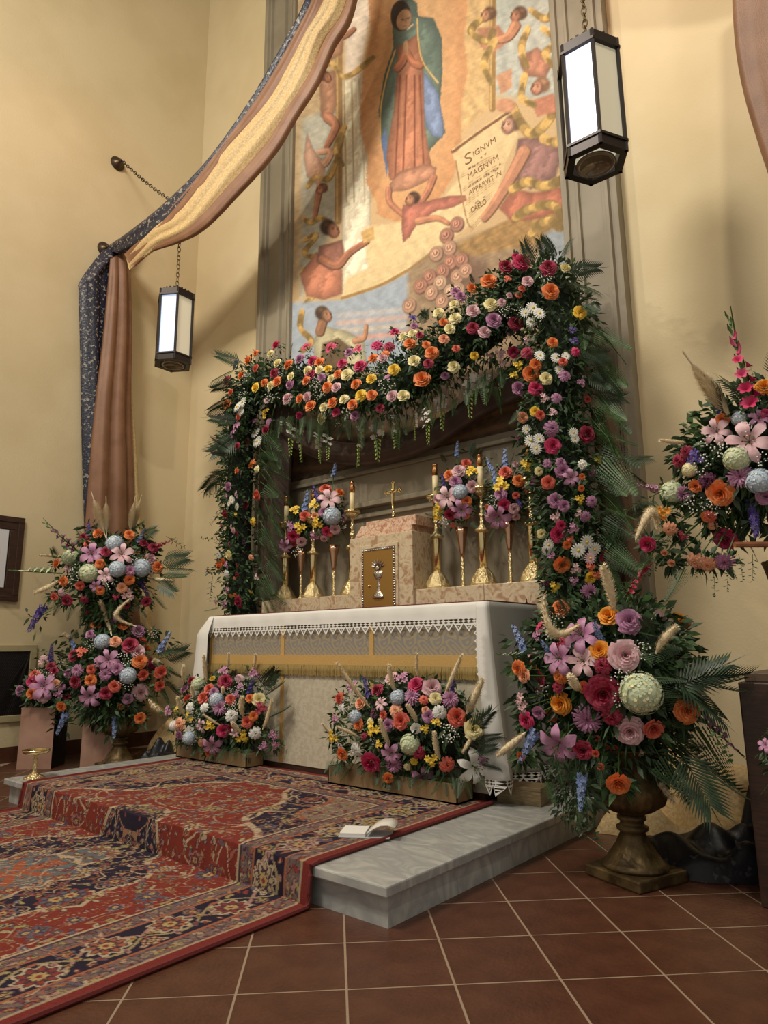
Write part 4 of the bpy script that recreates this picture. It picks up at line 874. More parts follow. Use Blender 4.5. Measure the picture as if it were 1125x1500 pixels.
def m_lily(c, var):
    mb = MB(); r_ = random.Random(5)
    for k in range(6): petal(mb, k*PI/3 + .1*r_.random(), .56, .34 if k % 2 else .26, -.06, .34, .34, .07, 6, .35, .03, ruf=.012)
    for k in range(6):
        a = k*PI/3 + .4; mb.tube([(0,0,0),(.05*math.cos(a),.05*math.sin(a),.2),(.12*math.cos(a),.12*math.sin(a),.33)], .008, 4, 1); mb.ball((.125*math.cos(a),.125*math.sin(a),.34), .024, 5, 3, (1,1,.6))
    mb.tube([(0,0,0),(0,0,.38)], .012, 4, 1); mb.tube([(0,0,-.05),(0,0,-.5),(0,0,-.9)], [.05,.025,.02], 5, 1); return mb
def m_alstro(c, var):                          # a small head of three or four little open flowers
    mb = MB(); r_ = random.Random(6+var)
    for (x, y, z, sc) in ((-.2,.12,.0,.58), (.22,.14,.05,.55), (.0,-.22,.03,.6), (.02,.06,.16,.5)):
        M = Matrix.Translation((x,y,z)) @ Matrix.Rotation(x*1.2, 4, 'Y') @ Matrix.Rotation(-y*1.2, 4, 'X') @ Matrix.Scale(sc, 4); q = MB()
        for k in range(6): petal(q, k*PI/3 + r_.random()*.3, .42, .26, 0, .24, .10, .05, 3, .3, .12)
        q.ball((0,0,.08), .07, 5, 2); mb.add(q.v, [f_ for f_, m_ in zip(q.f, q.m) if m_ == 0], 0, M); mb.add(q.v, [f_ for f_, m_ in zip(q.f, q.m) if m_ == 2], 2, M)
        mb.tube([(x,y,z),(x*.3,y*.3,-.5)], .02, 4, 1)
    return mb
def m_hyd(c, var):
    mb = MB(); n = 110; mb.ball((0,0,0), .435, 16, 0)
    for k in range(n):
        t = (k+.5)/n; ph = math.acos(1 - 1.3*t); th = k*2.39996; d = Vector((math.sin(ph)*math.cos(th), math.sin(ph)*math.sin(th), math.cos(ph)))
        Q = d.to_track_quat('Z', 'Y').to_matrix().to_4x4() @ Matrix.Rotation(k*1.3, 4, 'Z'); M = Matrix.Translation(d*(.43 + .03*math.sin(k*7))) @ Q
        for a in range(4):
            ca, sa = math.cos(a*PI/2), math.sin(a*PI/2); mb.add([M @ Vector(v) for v in ((0,0,0), (.06*ca-.042*sa, .06*sa+.042*ca, .024), (.088*ca, .088*sa, .010), (.06*ca+.042*sa, .06*sa-.042*ca, .024))], [(0,3,2,1)], 0 if (k*7+a) % 5 else 4)
    mb.tube([(0,0,-.2),(0,0,-.9)], .03, 4, 1); return mb
def m_delph(c, var):                           # spike along +Z, florets smaller toward the tip
    mb = MB(); r_ = random.Random(8); mb.tube([(0,0,-.4),(0,0,.5),(.02,0,1)], [.02,.016,.006], 4, 1)
    for k in range(30):
        t = k/30; a = k*2.4; s_ = .15*(1-.6*t); d = Vector((math.cos(a), math.sin(a), .35)).normalized(); M = Matrix.Translation(Vector((0,0,t*.95)) + d*s_*.7) @ d.to_track_quat('Z','Y').to_matrix().to_4x4() @ Matrix.Scale(s_*1.7, 4)
        for p_ in range(5):
            b_ = p_*1.257; mb.add([M @ Vector(v) for v in ((0,0,0), (.35*math.cos(b_-.5),.35*math.sin(b_-.5),.12), (.55*math.cos(b_),.55*math.sin(b_),.05), (.35*math.cos(b_+.5),.35*math.sin(b_+.5),.12))], [(0,1,2,3)])
    return mb
def m_glad(c, var):                            # gladiolus stem: open flowers low, buds high
    mb = MB(); mb.tube([(0,0,-.1),(.0,0,.5),(.05,0,1)], [.016,.012,.004], 5, 1)
    for k in range(13):
        t = k/13; sd = 1 if k % 2 else -1; z = .12 + t*.85; s_ = .13*(1-t*.75)
        if t < .5:
            q = MB(); M = Matrix.Translation((sd*.03,-.02,z)) @ Matrix.Rotation(sd*.7, 4, 'Y') @ Matrix.Rotation(.6, 4, 'X') @ Matrix.Scale(s_, 4)
            for p_ in range(6): petal(q, p_*PI/3, .55, .42, 0, .5, .1, .05, 3, .3, .3)
            mb.add(q.v, q.f, 0, M)
        else: mb.tube([(0,0,z),(sd*s_*.4,0,z+s_*.6),(sd*s_*.5,0,z+s_*1.5)], [s_*.2,s_*.26,.003], 5, 3 if t < .7 else 1)
        mb.tube([(0,0,z-.03),(sd*s_*.3,0,z+s_*.3),(sd*s_*.45,0,z+s_*.9)], [.008,s_*.16,.003], 4, 1)
    return mb
def m_orchid(c, var):                          # hanging strand along -Z: white florets then green buds
    mb = MB(); r_ = random.Random(var+20); mb.tube([(0,0,0),(.03,0,-.4),(.0,.02,-1)], [.012,.009,.004], 4, 1)
    for k in range(4+var):
        z = -.12-.10*k; M = Matrix.Translation(((.05 if k % 2 else -.05), -.05, z)) @ Matrix.Rotation(1.2, 4, 'X') @ Matrix.Rotation(r_.uniform(-.6,.6), 4, 'Y') @ Matrix.Scale(.17-.015*k, 4); q = MB()
        for p_ in range(5): petal(q, p_*1.257, .5, .42, 0, .08, .08, .02, 3, .3, .3)
        q.ball((0,0,.1), .12, 5, 2); mb.add(q.v, [f_ for f_, m_ in zip(q.f, q.m) if m_ == 0], 0, M); mb.add(q.v, [f_ for f_, m_ in zip(q.f, q.m) if m_ == 2], 2, M)
    for k in range(11):
        z = -.5-.046*k; sd = 1 if k % 2 else -1; s_ = .05*(1-k*.05); mb.tube([(0,0,z+.02),(sd*s_*.7,-.01,z),(sd*s_*.9,-.01,z-s_*1.1)], [.006,s_*.42,.004], 5, 3)
    return mb
def m_tail(c, var):                            # bunny tail grass along +Z; var 1 is bent
    mb = MB(); r_ = random.Random(31); n = 16; pts = []; rad = []
    for i in range(n+1):
        t = i/n; x = (.30*math.sin(t*PI) if var else .02*math.sin(t*4)); pts.append((x, 0, t)); rad.append((.055*math.sin(min(1, t*1.25+.12)*PI*.5)*(1-.75*t**3) if i < n else .006)*(1+.12*math.sin(i*2.3)))
    mb.tube(pts, rad, 8, 0)
    for k in range(620):
        i = r_.randrange(1, n); p_ = Vector(pts[i]); T_ = (Vector(pts[i+1])-p_).normalized(); a = r_.random()*6.28; x_ = T_.cross(Vector((0,1,.1))).normalized(); y_ = T_.cross(x_)
        d = x_*math.cos(a) + y_*math.sin(a); b_ = p_ + T_*r_.random()/n + d*rad[i]*.8; t_ = b_ + (d*.55 + T_*.5)*.075; s_ = T_.cross(d)*.006; mb.add([b_-s_, b_+s_, t_], [(0,1,2)], 0)
    mb.tube([(0,0,0),(-.01,0,-.25)], .010, 4, 1); return mb
def m_pampas(c, var):
    mb = MB(); r_ = random.Random(33); mb.tube([(0,0,-.2),(.01,0,.5),(.03,0,.95)], [.012,.008,.003], 5, 0)
    for k in range(2000):
        t = r_.random()**.8; a = r_.random()*6.28; w_ = .16*math.sin(min(1, t*1.1+.15)*PI)**.8 + .015; b_ = Vector((0,0,t*.85)); d = Vector((math.cos(a), math.sin(a), 0)); L_ = w_*r_.uniform(.6,1.1)
        m_ = b_ + d*L_*.55 + Vector((0,0,.13)); e_ = b_ + d*L_ + Vector((0,0,.17+.05*r_.random())); s_ = Vector((-d.y, d.x, 0))*.006; mb.add([b_-s_, b_+s_, m_+s_, m_-s_, e_], [(0,1,2,3),(3,2,4)], 0)
    return mb
def m_palm(c, var):                            # half palm leaf: long narrow leaflets off a rib along +Z
    mb = MB(); mb.tube([(0,0,-.15),(0,.02,.4),(0,.10,.85)], [.010,.007,.002], 4, 0); n = 15
    for k in range(n):
        t = .12 + .8*k/n; L_ = (.52 if var else .40)*(1-.45*abs(t-.35)); y0 = .12*t*t
        for sd in (-1, 1):
            sp = .95 - .55*t; d = Vector((sd*math.sin(sp), .12, math.cos(sp))); b_ = Vector((0, y0, t*.85)); e_ = b_ + d*L_ + Vector((0, .05, -.05)); m_ = b_ + d*L_*.45 + Vector((0, -.01, 0)); s_ = Vector((0, .6, 0)).cross(d).normalized()*.019
            mb.add([b_-s_*.4, b_+s_*.4, m_+s_, e_, m_-s_, m_+Vector((0,.008,0))], [(0,1,2,5),(0,5,4),(5,2,3),(4,5,3)], 0)
    mb.add([(-.01,.10,.8),(.01,.10,.8),(0,.15,1.1)], [(0,1,2)]); return mb
def m_fern(c, var):                            # leatherleaf fern: triangular frond, toothed pinnae
    mb = MB(); mb.tube([(0,0,-.2),(0,.02,.5),(0,.12,1)], [.010,.007,.002], 4, 1); n = 15
    for k in range(n):
        t = k/n; L_ = .36*(1-t)**.8 + .02; y0 = .12*t*t
        for sd in (-1, 1):
            d = Vector((sd, .05, .55)).normalized(); b_ = Vector((0, y0, .08 + t*.9))
            for j in range(6):
                u = j/6; q = b_ + d*L_*u - Vector((0,0,.04*u*u)); s_ = .040*(1-u*.6)*(1-.45*t); nrm = Vector((0,0,1))
                for s2 in (-1, 1):
                    e_ = q + (nrm*s2 + d*.7)*s_*1.25; mb.add([q, q + d*s_*.75 + Vector((0,.004,0)), e_, q + nrm*s2*s_*.6], [(0,1,2,3)], 0)
    return mb
def m_sprig(c, var):                           # ruscus and eucalyptus: oval leaves in pairs along a stem
    mb = MB(); r_ = random.Random(40+var); mb.tube([(0,0,-.1),(.02,0,.4),(.0,.05,1)], [.010,.008,.003], 4, 1); n = 11; wd = .075 if not var else .11
    for k in range(n):
        t = .08 + .9*k/n; a = k*2.2; L_ = (.26 if not var else .18)*(1-.4*t); d = Vector((math.cos(a), math.sin(a), .7 if not var else .35)).normalized(); b_ = Vector((.02*math.sin(t*3), .05*t*t, t)); s_ = d.cross(Vector((0,0,1))).normalized()
        up_ = s_.cross(d)*.02; P_ = [b_, b_+d*L_*.3+s_*wd*.4, b_+d*L_*.7+s_*wd*.4-up_, b_+d*L_-up_*2, b_+d*L_*.7-s_*wd*.4-up_, b_+d*L_*.3-s_*wd*.4, b_+d*L_*.5+up_]
        mb.add(P_, [(0,1,6),(1,2,6),(2,3,6),(3,4,6),(4,5,6),(5,0,6)], 0)
    return mb
def m_breath(c, var):
    mb = MB(); r_ = random.Random(50+var)
    for k in range(26):
        p_ = Vector((r_.uniform(-.5,.5), r_.uniform(-.5,.5), r_.uniform(-.1,.35))); mb.ball(p_, .05, 5, 0, (1,1,.7)); mb.add([p_*.98, p_ + Vector((.01,.01,0)), Vector((0,0,-.6))], [(0,1,2)], 1)
    return mb
KIND = dict(R=('rose', m_rose), C=('carnation', m_open), M=('chrysanthemum', m_mum), D=('daisy', m_daisy), L=('lily', m_lily), A=('alstroemeria', m_alstro), H=('hydrangea', m_hyd), B=('delphinium', m_delph),
            G=('gladiolus', m_glad), O=('orchid_strand', m_orchid), T=('bunny_tail', m_tail), P=('pampas_plume', m_pampas), F=('fern_frond', m_fern), Q=('palm_frond', m_palm), S=('leafy_sprig', m_sprig), Y=('babys_breath', m_breath))
CACHE = {}
def flower_mesh(k, c, var=0):
    if k == 'H' and c == 'b': c = 'h'
    key = (k, c, var)
    if key not in CACHE:
        mb = KIND[k][1](c, var)
        if k in 'TP': ms = [M_straw, M_green]
        elif k == 'F': ms = [M_leafm[0] if c == 'd' else M_leafm[1], M_green]
        elif k == 'Q': ms = [M_palm, M_palm]
        elif k == 'S': ms = [M_leafm[2] if c == 'g' else M_leafm[1], M_green]
        else: ms = [petal_mat(c), M_green, M_eye, M_bud if k in 'O' else (petal_mat(c) if k == 'G' else mat('pollen', (120, 60, 24), .8)), petal_mat({'g': 'k', 'k': 'w', 'h': 'w', 'b': 'h'}.get(c, 'l'))]
        CACHE[key] = mb.mesh(KIND[k][0], ms)
    return CACHE[key]
def put(par, k, c, pos, size, nrm, roll=None, var=0, label=True):
    o = bpy.data.objects.new(KIND[k][0], flower_mesh(k, c, var)); COL.objects.link(o); o.parent = par
    q = Vector(nrm).to_track_quat('Z', 'Y') @ Matrix.Rotation(random.random()*6.28 if roll is None else roll, 3, 'Z').to_quaternion()
    o.rotation_mode = 'QUATERNION'; o.rotation_quaternion = q; o.location = Vector(pos) - par.location; s_ = size
    o.scale = (s_, s_, s_)
    if label and k not in 'TPFQSYO': o['label'] = CN[c] + ' ' + KIND[k][0]
    return o
def span(par, k, c, a, b, var=0, width=1.0, roll=None):
    """a long thing from point a to point b"""
    d = b - a; o = put(par, k, c, a, d.length, d, roll if roll is not None else random.random()*6.28, var); o.scale = (d.length*width, d.length*width, d.length); return o
def leaves(par, sampler, n, size, mi=0, name='foliage', long_=2.6):
    """n small leaves as one mesh; sampler gives a point and the way it faces"""
    V = []; Fc = []; M_i = []
    for k in range(n):
        p_, d = sampler(); d = (Vector(d).normalized() + Vector((random.uniform(-1,1), random.uniform(-1,1), random.uniform(-1,.7)))*.75).normalized(); L_ = size*random.uniform(.6, 1.3)
        s_ = d.cross(Vector((random.uniform(-1,1), random.uniform(-1,1), random.uniform(-1,1)))).normalized()*L_/long_*.5; b_ = Vector(p_) - par.location; dn = Vector((0,0,-L_*.18)); o = len(V)
        V += [b_, b_ + d*L_*.5 + s_, b_ + d*L_ + dn, b_ + d*L_*.5 - s_]; Fc += [(o, o+1, o+2), (o, o+2, o+3)]; M_i += [(0, 0, 1, 2)[k % 4] if mi is None else mi]*2
    me = bpy.data.meshes.new(name); me.from_pydata([tuple(v) for v in V], [], Fc)
    for m in M_leafm: me.materials.append(m)
    me.polygons.foreach_set('material_index', M_i); o = bpy.data.objects.new(name, me); COL.objects.link(o); o.parent = par; o['kind'] = 'stuff'; return o
def ball_sampler(c, rad, lo=.45):
    c = Vector(c)
    def f():
        d = Vector((random.gauss(0,1), random.gauss(0,1), random.gauss(0,1))).normalized(); r_ = random.uniform(lo, 1.0)
        return Vector([c[i] + d[i]*rad[i]*r_ for i in range(3)]), d
    return f
def core_ball(par, c, rad, name='floral_foam'):
    MB().ball((0,0,0), 1.0, 14).obj(name, mat('foam_green', (22, 34, 20), .9), par, smooth=True, loc=Vector(c) - par.location).scale = rad
def parse(txt, ox, oy, sc):
    out = []
    for it in txt.replace('\n', ' ').split(';'):
        w_ = it.split()
        if not w_: continue
        n_ = [float(v) for v in w_[2].split(',')]; out.append((w_[0], w_[1], [n_[0]/sc + ox, n_[1]/sc + oy] + ([n_[2]/sc] if len(n_) == 3 else [n_[2]/sc + ox, n_[3]/sc + oy] + ([n_[4]/sc] if len(n_) > 4 else []))))
    return out
GROW = dict(R=.94, C=1.0, M=.96, D=1.0, L=1.05, A=1.05, H=1.0, B=1.3, Y=1.1)
def arrange(par, items, hit, centre, face=(.55, -.75, .1), tuck=16, lsize=.05, stems=True):
    c = Vector(centre); n_ = 0; spots = []; sb = MB(); tocam = (E0 - c).normalized()
    for k, col, a in items:
        n_ += 1; v_ = n_ % 2
        if k in 'TGFQSPO' :
            p0 = hit(a[0], a[1]); dd = depth(p0); d2 = ray(a[2], a[3])
            p1 = E0 + d2*((dd - (.04 if k in 'TFQ' else 0))/ (depth(E0 + d2))) if depth(E0 + d2) else p0
            var = v_ if k in 'SQO' else (1 if (k == 'T' and col == 'b') else 0)
            wd = 1.0
            if k == 'T' and len(a) > 4: wd = max(.7, a[4]*dd/FPX*.42/max(.01, (p1-p0).length)/.055)
            if k == 'P': wd = .8
            if k == 'Q': p1 = p0 + (p1-p0)*1.25
            if k == 'O': o = put(par, 'O', 'w', p0 + Vector((0,0,.02)), (p1-p0).length*1.1, (0,0,1), None, v_); o.scale.x *= 1.5; o.scale.y *= 1.5; continue
            span(par, k, col, p0, p1, var, wd)
            continue
        p_ = hit(a[0], a[1]); size = a[2]*depth(p_)/FPX*GROW.get(k, 1); out = (p_ - c); out = out.normalized() if out.length > 1e-4 else Vector(face)
        j = Vector((random.uniform(-1,1), random.uniform(-1,1), random.uniform(-1,1)))*.22; spots.append((p_, size, out))
        if stems and (p_-c).length > .1: sb.tube([p_ - par.location, (p_*.6 + c*.4) - par.location - Vector((0,0,.02)), (p_*.2 + c*.8) - par.location], .0028, 3)
        if k == 'B':
            d = (out*.6 + Vector((0, 0, .7)) + j).normalized() if p_.z > c.z else (out*.6 + Vector((0, 0, -.8)) + j).normalized()
            put(par, k, col, p_ - d*size*.5, size, d)
        else: put(par, k, col, p_, size, (out*.75 + tocam*.65 + Vector(face)*.2 + j), None, v_ if k in 'RCAY' else 0)
    if sb.v: tag(sb.obj('stems', M_green, par), kind='stuff')
    def tucked():                              # leaves tucked in just behind and around each bloom
        p_, s_, o_ = random.choice(spots); d = Vector((random.gauss(0,1), random.gauss(0,1), random.gauss(0,1))).normalized()
        d = (d - tocam*d.dot(tocam)*.8).normalized(); return p_ - tocam*(s_*.35 + random.uniform(.0, .05)) + d*s_*random.uniform(.05, .5), d
    if spots: leaves(par, tucked, len(spots)*tuck, lsize, None, 'tucked_leaves')

# ------------------------------------------------------------------ the flower arch
arch = thing('flower_arch', 'flower covered arch of roses, daisies and ferns framing the ledge below the mural', 'flower arch', (-3.25, 3.72, 0))
AY = 3.72
cen = [tuple(on(x, y, 1, AY+.05)) for x, y in ((358,905),(350,800),(352,700),(355,620),(375,568),(430,562),(500,578),(580,570),(640,532),(700,488),(760,436),(800,430),(830,500),(815,590),(825,680),(840,780),(850,860),(858,960))]
rad_ = [.20,.20,.21,.22,.22,.22,.24,.24,.25,.26,.26,.27,.26,.24,.24,.24,.24,.24]
sp = smooth_path([c_ + (r_,) for c_, r_ in zip(cen, rad_)], 80)
bot = [Vector((sp[0][0], AY+.05, .05)), Vector((sp[-1][0], AY+.05, .15))]
core = MB().tube([bot[0]] + [tuple(s_[:3]) for s_ in sp] + [bot[1]], [.10] + [s_[3]*.55 for s_ in sp] + [.10], 10)
o = core.obj('floral_foam', mat('foam_green', (22, 34, 20), .9), arch, smooth=True); o.data.transform(Matrix.Translation(-arch.location))
for s_ in ((-1, sp[0]), (1, sp[-1])): o = MB().tube([(s_[1][0], AY+.13, .146), (s_[1][0], AY+.13, s_[1][2]+.3)], .03, 8).obj('arch_post', M_wood, arch); o.data.transform(Matrix.Translation(-arch.location))
def arch_s():
    i = random.randrange(len(sp)); s_ = sp[i]; d = Vector((random.gauss(0,1), random.gauss(0,1), random.gauss(0,1))); d.y = -abs(d.y) if random.random() < .7 else d.y; d.normalize()
    return Vector(s_[:3]) + d*s_[3]*random.uniform(.5, .95), d
leaves(arch, arch_s, 13000, .056, None)
def arch_hit(px, py):
    p_ = on(px, py, 1, AY - .1); dmin = 9; rr = .22
    for s_ in sp:
        q = math.hypot(p_.x - s_[0], p_.z - s_[2])
        if q < dmin: dmin = q; rr = s_[3]
    k = min(1, dmin/(rr*1.05)); return on(px, py, 1, AY + .05 - rr*math.sqrt(max(0, 1-k*k))*1.05 - random.uniform(0, .03))
A_items = parse("""R o 263,553,32; R o 229,588,50; R c 262,622,38; R o 198,655,48; R r 130,678,42; R y 263,712,50; R o 302,688,40; R c 150,733,36; R o 130,785,46; D w 180,800,56; D w 205,780,56; D w 195,822,50; R k 331,700,44; R o 362,683,52; R r 347,645,50; R k 363,600,46; R o 412,605,52;
R p 358,517,54; R m 465,577,50; R k 425,660,44; R m 419,697,48; R l 318,767,42; R l 407,760,56; R p 523,590,56; R p 513,648,58; R o 555,597,56; R k 553,628,42; R y 595,625,46; R k 500,632,46; R o 496,680,50; R m 565,663,42; R k 610,668,42; R o 590,708,54; R l 632,710,52; R k 680,650,56; R p 660,602,52; R p 742,610,62; R o 640,650,48; R o 722,693,52; R y 793,670,54; R y 745,745,56; R o 795,745,56; R k 667,762,48; R o 615,780,56; R o 706,787,52; R k 576,800,46; R k 565,850,56; R p 632,825,46; R m 717,838,48; R o 465,762,48; R l 498,752,48; R o 514,795,60; R p 461,838,38; R r 833,805,46; R l 888,748,54; R k 940,748,62; R y 897,627,54; R l 845,575,54; R o 800,575,48; C p 820,520,64; C r 875,525,60; A p 610,530,66; A p 497,528,56; A p 735,537,58; R m 690,548,46; R k 940,480,50; R k 983,463,44; R r 1015,472,38; R o 970,507,56; R p 900,455,42; C o 855,560,50; R k 990,588,62; R o 1070,550,62; R o 1045,515,42; R r 1055,600,46; R o 1025,672,84; A u 985,395,46; A y 312,832,60; C m 325,868,40; R r 310,905,52; A m 260,870,54; R c 185,845,36; A c 225,830,46; R l 110,845,28; A m 180,890,62; D w 262,920,58; D w 272,958,62; R r 223,962,46; A m 165,920,52; R r 180,978,32; R l 215,990,42; A o 252,1060,48; C k 270,1085,40; A o 180,1092,36; A m 200,1108,42; R u 175,600,36; R k 330,555,36; R m 990,430,42;
Y w 530,690,60; Y w 560,735,60; Y w 350,745,70; Y w 870,700,70; Y w 690,815,60; Y w 385,640,50; Y w 230,655,50; Y w 820,640,50; Y w 660,870,50; A m 870,665,36; Y w 210,745,50;
Q d 205,600,90,570; Q d 190,620,75,660; Q d 170,680,70,720; Q d 170,760,55,800; Q d 190,860,60,860; Q d 190,930,70,1010; Q d 420,570,425,515; Q d 1020,430,1040,360; F d 590,900,560,1010; F d 650,890,640,960; F d 520,860,500,930; F d 760,830,740,900; F g 830,850,800,930; F g 900,820,960,910; F d 700,880,715,960; S d 500,570,530,520; S d 640,560,650,510; F g 1000,770,990,830;
O w 425,880,432,1030; O w 475,900,465,1055; O w 385,870,372,925; O w 560,940,552,1062; O w 595,930,585,1050; O w 732,895,714,1075; O w 822,860,806,1052; O w 898,845,883,995; O w 990,840,1038,952; O w 1052,805,1084,975; O w 540,925,552,985""", 290, 340, 3.125)
B_items = parse("""R k 258,368,52; R o 280,412,46; R k 333,392,56; R k 310,442,56; R k 330,330,48; R m 360,295,54; R m 335,270,46; R o 412,257,54; R o 488,220,72; R l 415,360,66; R k 500,330,64; R r 567,158,72; R p 640,135,78; R p 612,112,42; R r 762,160,74; R k 840,165,56; R o 773,268,78; R l 665,225,56; R c 640,258,34; R c 625,288,36; A c 572,215,40; R l 583,290,34; R l 548,320,38; R m 512,403,78; R r 415,437,58; R l 467,458,62; R r 613,415,68; R l 585,455,46; D w 690,348,72; D w 720,372,62; D w 655,370,52; D w 682,412,52; R y 907,365,62; R o 780,505,54; R s 283,487,48; R c 338,533,38; R y 423,565,40; R p 603,550,62; C r 665,555,66; A l 540,560,60; A l 490,570,42; D w 722,565,56; D w 795,575,52; D w 840,568,42; R c 828,592,40; C p 885,548,50; R o 705,605,56; R o 680,648,80; A y 622,612,52; A y 603,655,46; R k 752,668,58; C m 835,658,62; D w 810,630,48; R m 625,715,70; R p 705,715,66; C m 798,760,56; A l 740,760,52; R s 643,848,56; R y 700,820,46; R c 723,838,48; A l 780,825,44; R m 287,657,44; R k 328,615,56; A u 880,500,44; C m 775,900,82; D w 663,905,52; D w 680,955,62; D w 718,948,56; D w 705,990,58; R p 780,978,80; D w 875,918,48; D w 882,946,46; R r 940,925,78; A l 1000,885,38; A y 665,1065,62; A m 755,1060,46; C m 812,1055,46; A w 915,1065,48; R k 718,1095,38; A l 660,495,36; A d 625,945,38; R c 940,765,36; A u 870,450,40; A m 910,690,46; A l 550,600,44;
Y w 600,350,60; Y w 740,210,60; Y w 700,400,50; Y w 560,370,60; Y w 390,320,40;
Q d 780,130,720,40; Q d 800,130,760,25; Q d 815,130,850,40; Q d 840,180,990,160; Q d 850,230,985,260; Q d 850,280,960,320; Q d 700,170,640,60; Q d 420,240,400,200; Q d 220,400,175,370; Q d 900,330,985,370; F d 890,470,1010,520; F d 900,520,1040,600; Q d 900,580,1020,560; Q d 930,640,1060,720; Q d 960,740,1090,760; F g 920,460,925,550; F d 960,560,1010,700; F d 980,700,1050,860; F d 1000,860,1060,1000; F d 1020,960,1080,1120; F g 960,1020,1060,1080; F d 740,440,700,490; F g 200,740,150,850; F g 520,700,560,830; F d 640,820,580,890; S g 860,820,930,880; F d 850,740,860,800; F d 560,620,540,720; F d 480,620,450,700; S d 820,340,850,390; S g 760,360,820,400; F d 30,860,100,920; F d 440,700,480,780;
O w 395,650,430,855; O w 470,650,487,800; O w 272,740,318,908; O w 540,700,548,760""", 560, 340, 3.125)
D_items = parse("""A m 568,65,46; R k 528,105,46; R m 640,62,52; R m 648,105,74; L m 690,140,84; R c 575,165,70; R o 747,135,36; R o 745,195,34; C w 750,72,54; A y 828,45,46; A d 800,120,42; R m 613,258,78; R m 655,285,64; A y 735,250,62; C m 797,262,66; C m 765,340,64; A l 730,322,48; A l 610,345,64; R p 625,432,90; R p 640,388,54; A m 700,400,64; A c 685,458,46; R o 670,487,50; D w 772,470,80; D w 728,515,80; D w 812,508,74; D l 790,555,64; D w 575,485,60; D w 563,515,54; R k 540,430,48; R r 875,555,88; R r 893,525,54; R o 645,588,92; A l 715,610,62; A m 590,545,46; A c 790,600,54; R y 793,655,68; A c 822,640,54; A m 705,670,54; A d 560,685,46; A y 605,700,64; M m 785,728,94; A d 500,160,50; S g 690,620,760,560;
F d 860,80,900,200; F d 900,200,960,330; F d 900,330,960,470; F d 930,420,1010,560; F d 960,520,1040,640; F d 870,300,900,420; F d 880,620,950,760; Q d 960,60,1090,30; Q d 980,100,1110,180; Q d 940,330,900,500; Q d 960,350,1090,300; F d 840,400,900,480; F d 700,500,640,620; F d 560,560,600,660; F d 620,640,560,720; S g 940,720,1000,800; F g 850,700,920,780; F d 830,180,900,150""", 640, 660, 3.516)
C_items = parse("""R r 470,45,70; D w 530,50,64; D w 585,45,58; R r 388,75,62; R k 450,95,62; A o 535,215,62; A o 500,245,50; C k 555,272,70; R c 390,288,54; A m 430,310,66; R m 313,420,84; C r 430,400,74; R r 455,385,62; A l 390,490,74; D w 345,530,76; D w 385,590,66; D w 320,560,62; R r 447,575,96; R c 557,495,100; A m 300,500,56; R r 287,650,84; A y 378,655,44; R r 445,670,58; A d 430,725,60; A d 465,725,48; C y 525,715,84; A l 345,762,54; R l 355,792,54; A d 262,755,54; R r 378,815,42; R m 443,900,70; A r 325,910,48; R k 320,1000,96; D w 235,1000,66; R r 433,992,80; C s 508,1022,64; R o 240,1085,104; R o 270,1058,64; C w 303,1160,80; A d 150,1135,60; A r 390,1085,44; A r 440,1085,40; A l 555,1185,64; R r 385,1165,46; R s 368,1195,34; A m 310,1290,74; A y 460,1300,54; A y 505,1310,48; A y 490,1360,44; R r 395,1395,100; R o 335,1345,42; R o 370,1340,36; A m 215,1395,64; A m 285,1410,74; A m 300,1080,64;
Q d 350,120,180,40; Q d 330,160,175,150; Q d 310,260,110,420; F d 300,200,240,230; S d 300,350,150,320; S d 280,470,130,490; S d 260,560,230,700; S d 240,640,160,750; S d 260,870,75,850; S d 230,790,180,860; F d 560,150,700,300; F d 580,300,660,420; F d 560,600,640,720; F d 570,850,630,960; F d 560,1000,610,1130; F d 500,1120,560,1260; S g 360,1250,420,1180; S g 180,1200,160,1400; F d 560,1250,610,1400; F d 250,1440,110,1490; F d 420,830,500,900; F d 330,930,250,960""", 280, 640, 5.771)
arrange(arch, A_items + B_items + D_items + C_items, arch_hit, (-3.25, AY+.6, 2.2), (.3, -1, 0), 14, .045, False)

# ------------------------------------------------------------------ ledge bouquets
def ball_arr(name, lb, cat, c, rad, items, nleaf, lsize, grp=None, fill=8, foam=.6):
    t = thing(name, lb, cat, tuple(c), 0, grp); core_ball(t, c, [v*foam for v in rad]); leaves(t, ball_sampler(c, [v*.84 for v in rad]), nleaf, lsize*.8, None)
    arrange(t, items, lambda x, y: on_ball(x, y, c, rad), c, lsize=lsize*.75, tuck=max(8, int(nleaf/90)))
    cs_ = [i for i in items if i[0] in 'RCA']
    for k in range(fill):                      # a few more blooms round the sides and back
        a = random.uniform(-.3, 2.6); e_ = random.uniform(-.3, .8); d = Vector((math.cos(a)*.6*math.cos(e_), (.6 + .4*abs(math.sin(a)))*math.cos(e_), math.sin(e_)*.7)).normalized(); it = random.choice(cs_); p_ = Vector([c[i] + d[i]*rad[i] for i in range(3)])
        put(t, it[0], it[1], p_, it[2][2]*depth(p_)/FPX, d)
    return t
E_all = parse("""B b 282,118,50; B u 212,212,60; B b 175,240,70; R c 248,192,44; R o 301,208,40; L l 262,235,76; A y 207,252,48; A y 133,275,44; A y 152,340,50; R c 171,297,44; R m 240,281,36; H b 272,297,74; R s 208,298,32; A y 218,322,50; R p 127,372,48; R l 157,394,42; L m 97,408,50; R c 128,402,24; R p 252,356,38; R l 283,347,42; R c 265,362,26; A m 205,370,44; R l 241,382,28; A m 120,335,46; Y w 300,330,40; Y w 140,425,40; S g 310,190,325,130; F d 300,240,335,200; F d 300,330,340,390; F d 120,260,90,200; F d 90,300,50,290; S g 180,350,200,420; F d 290,380,320,420;""", 380, 640, 2.557)
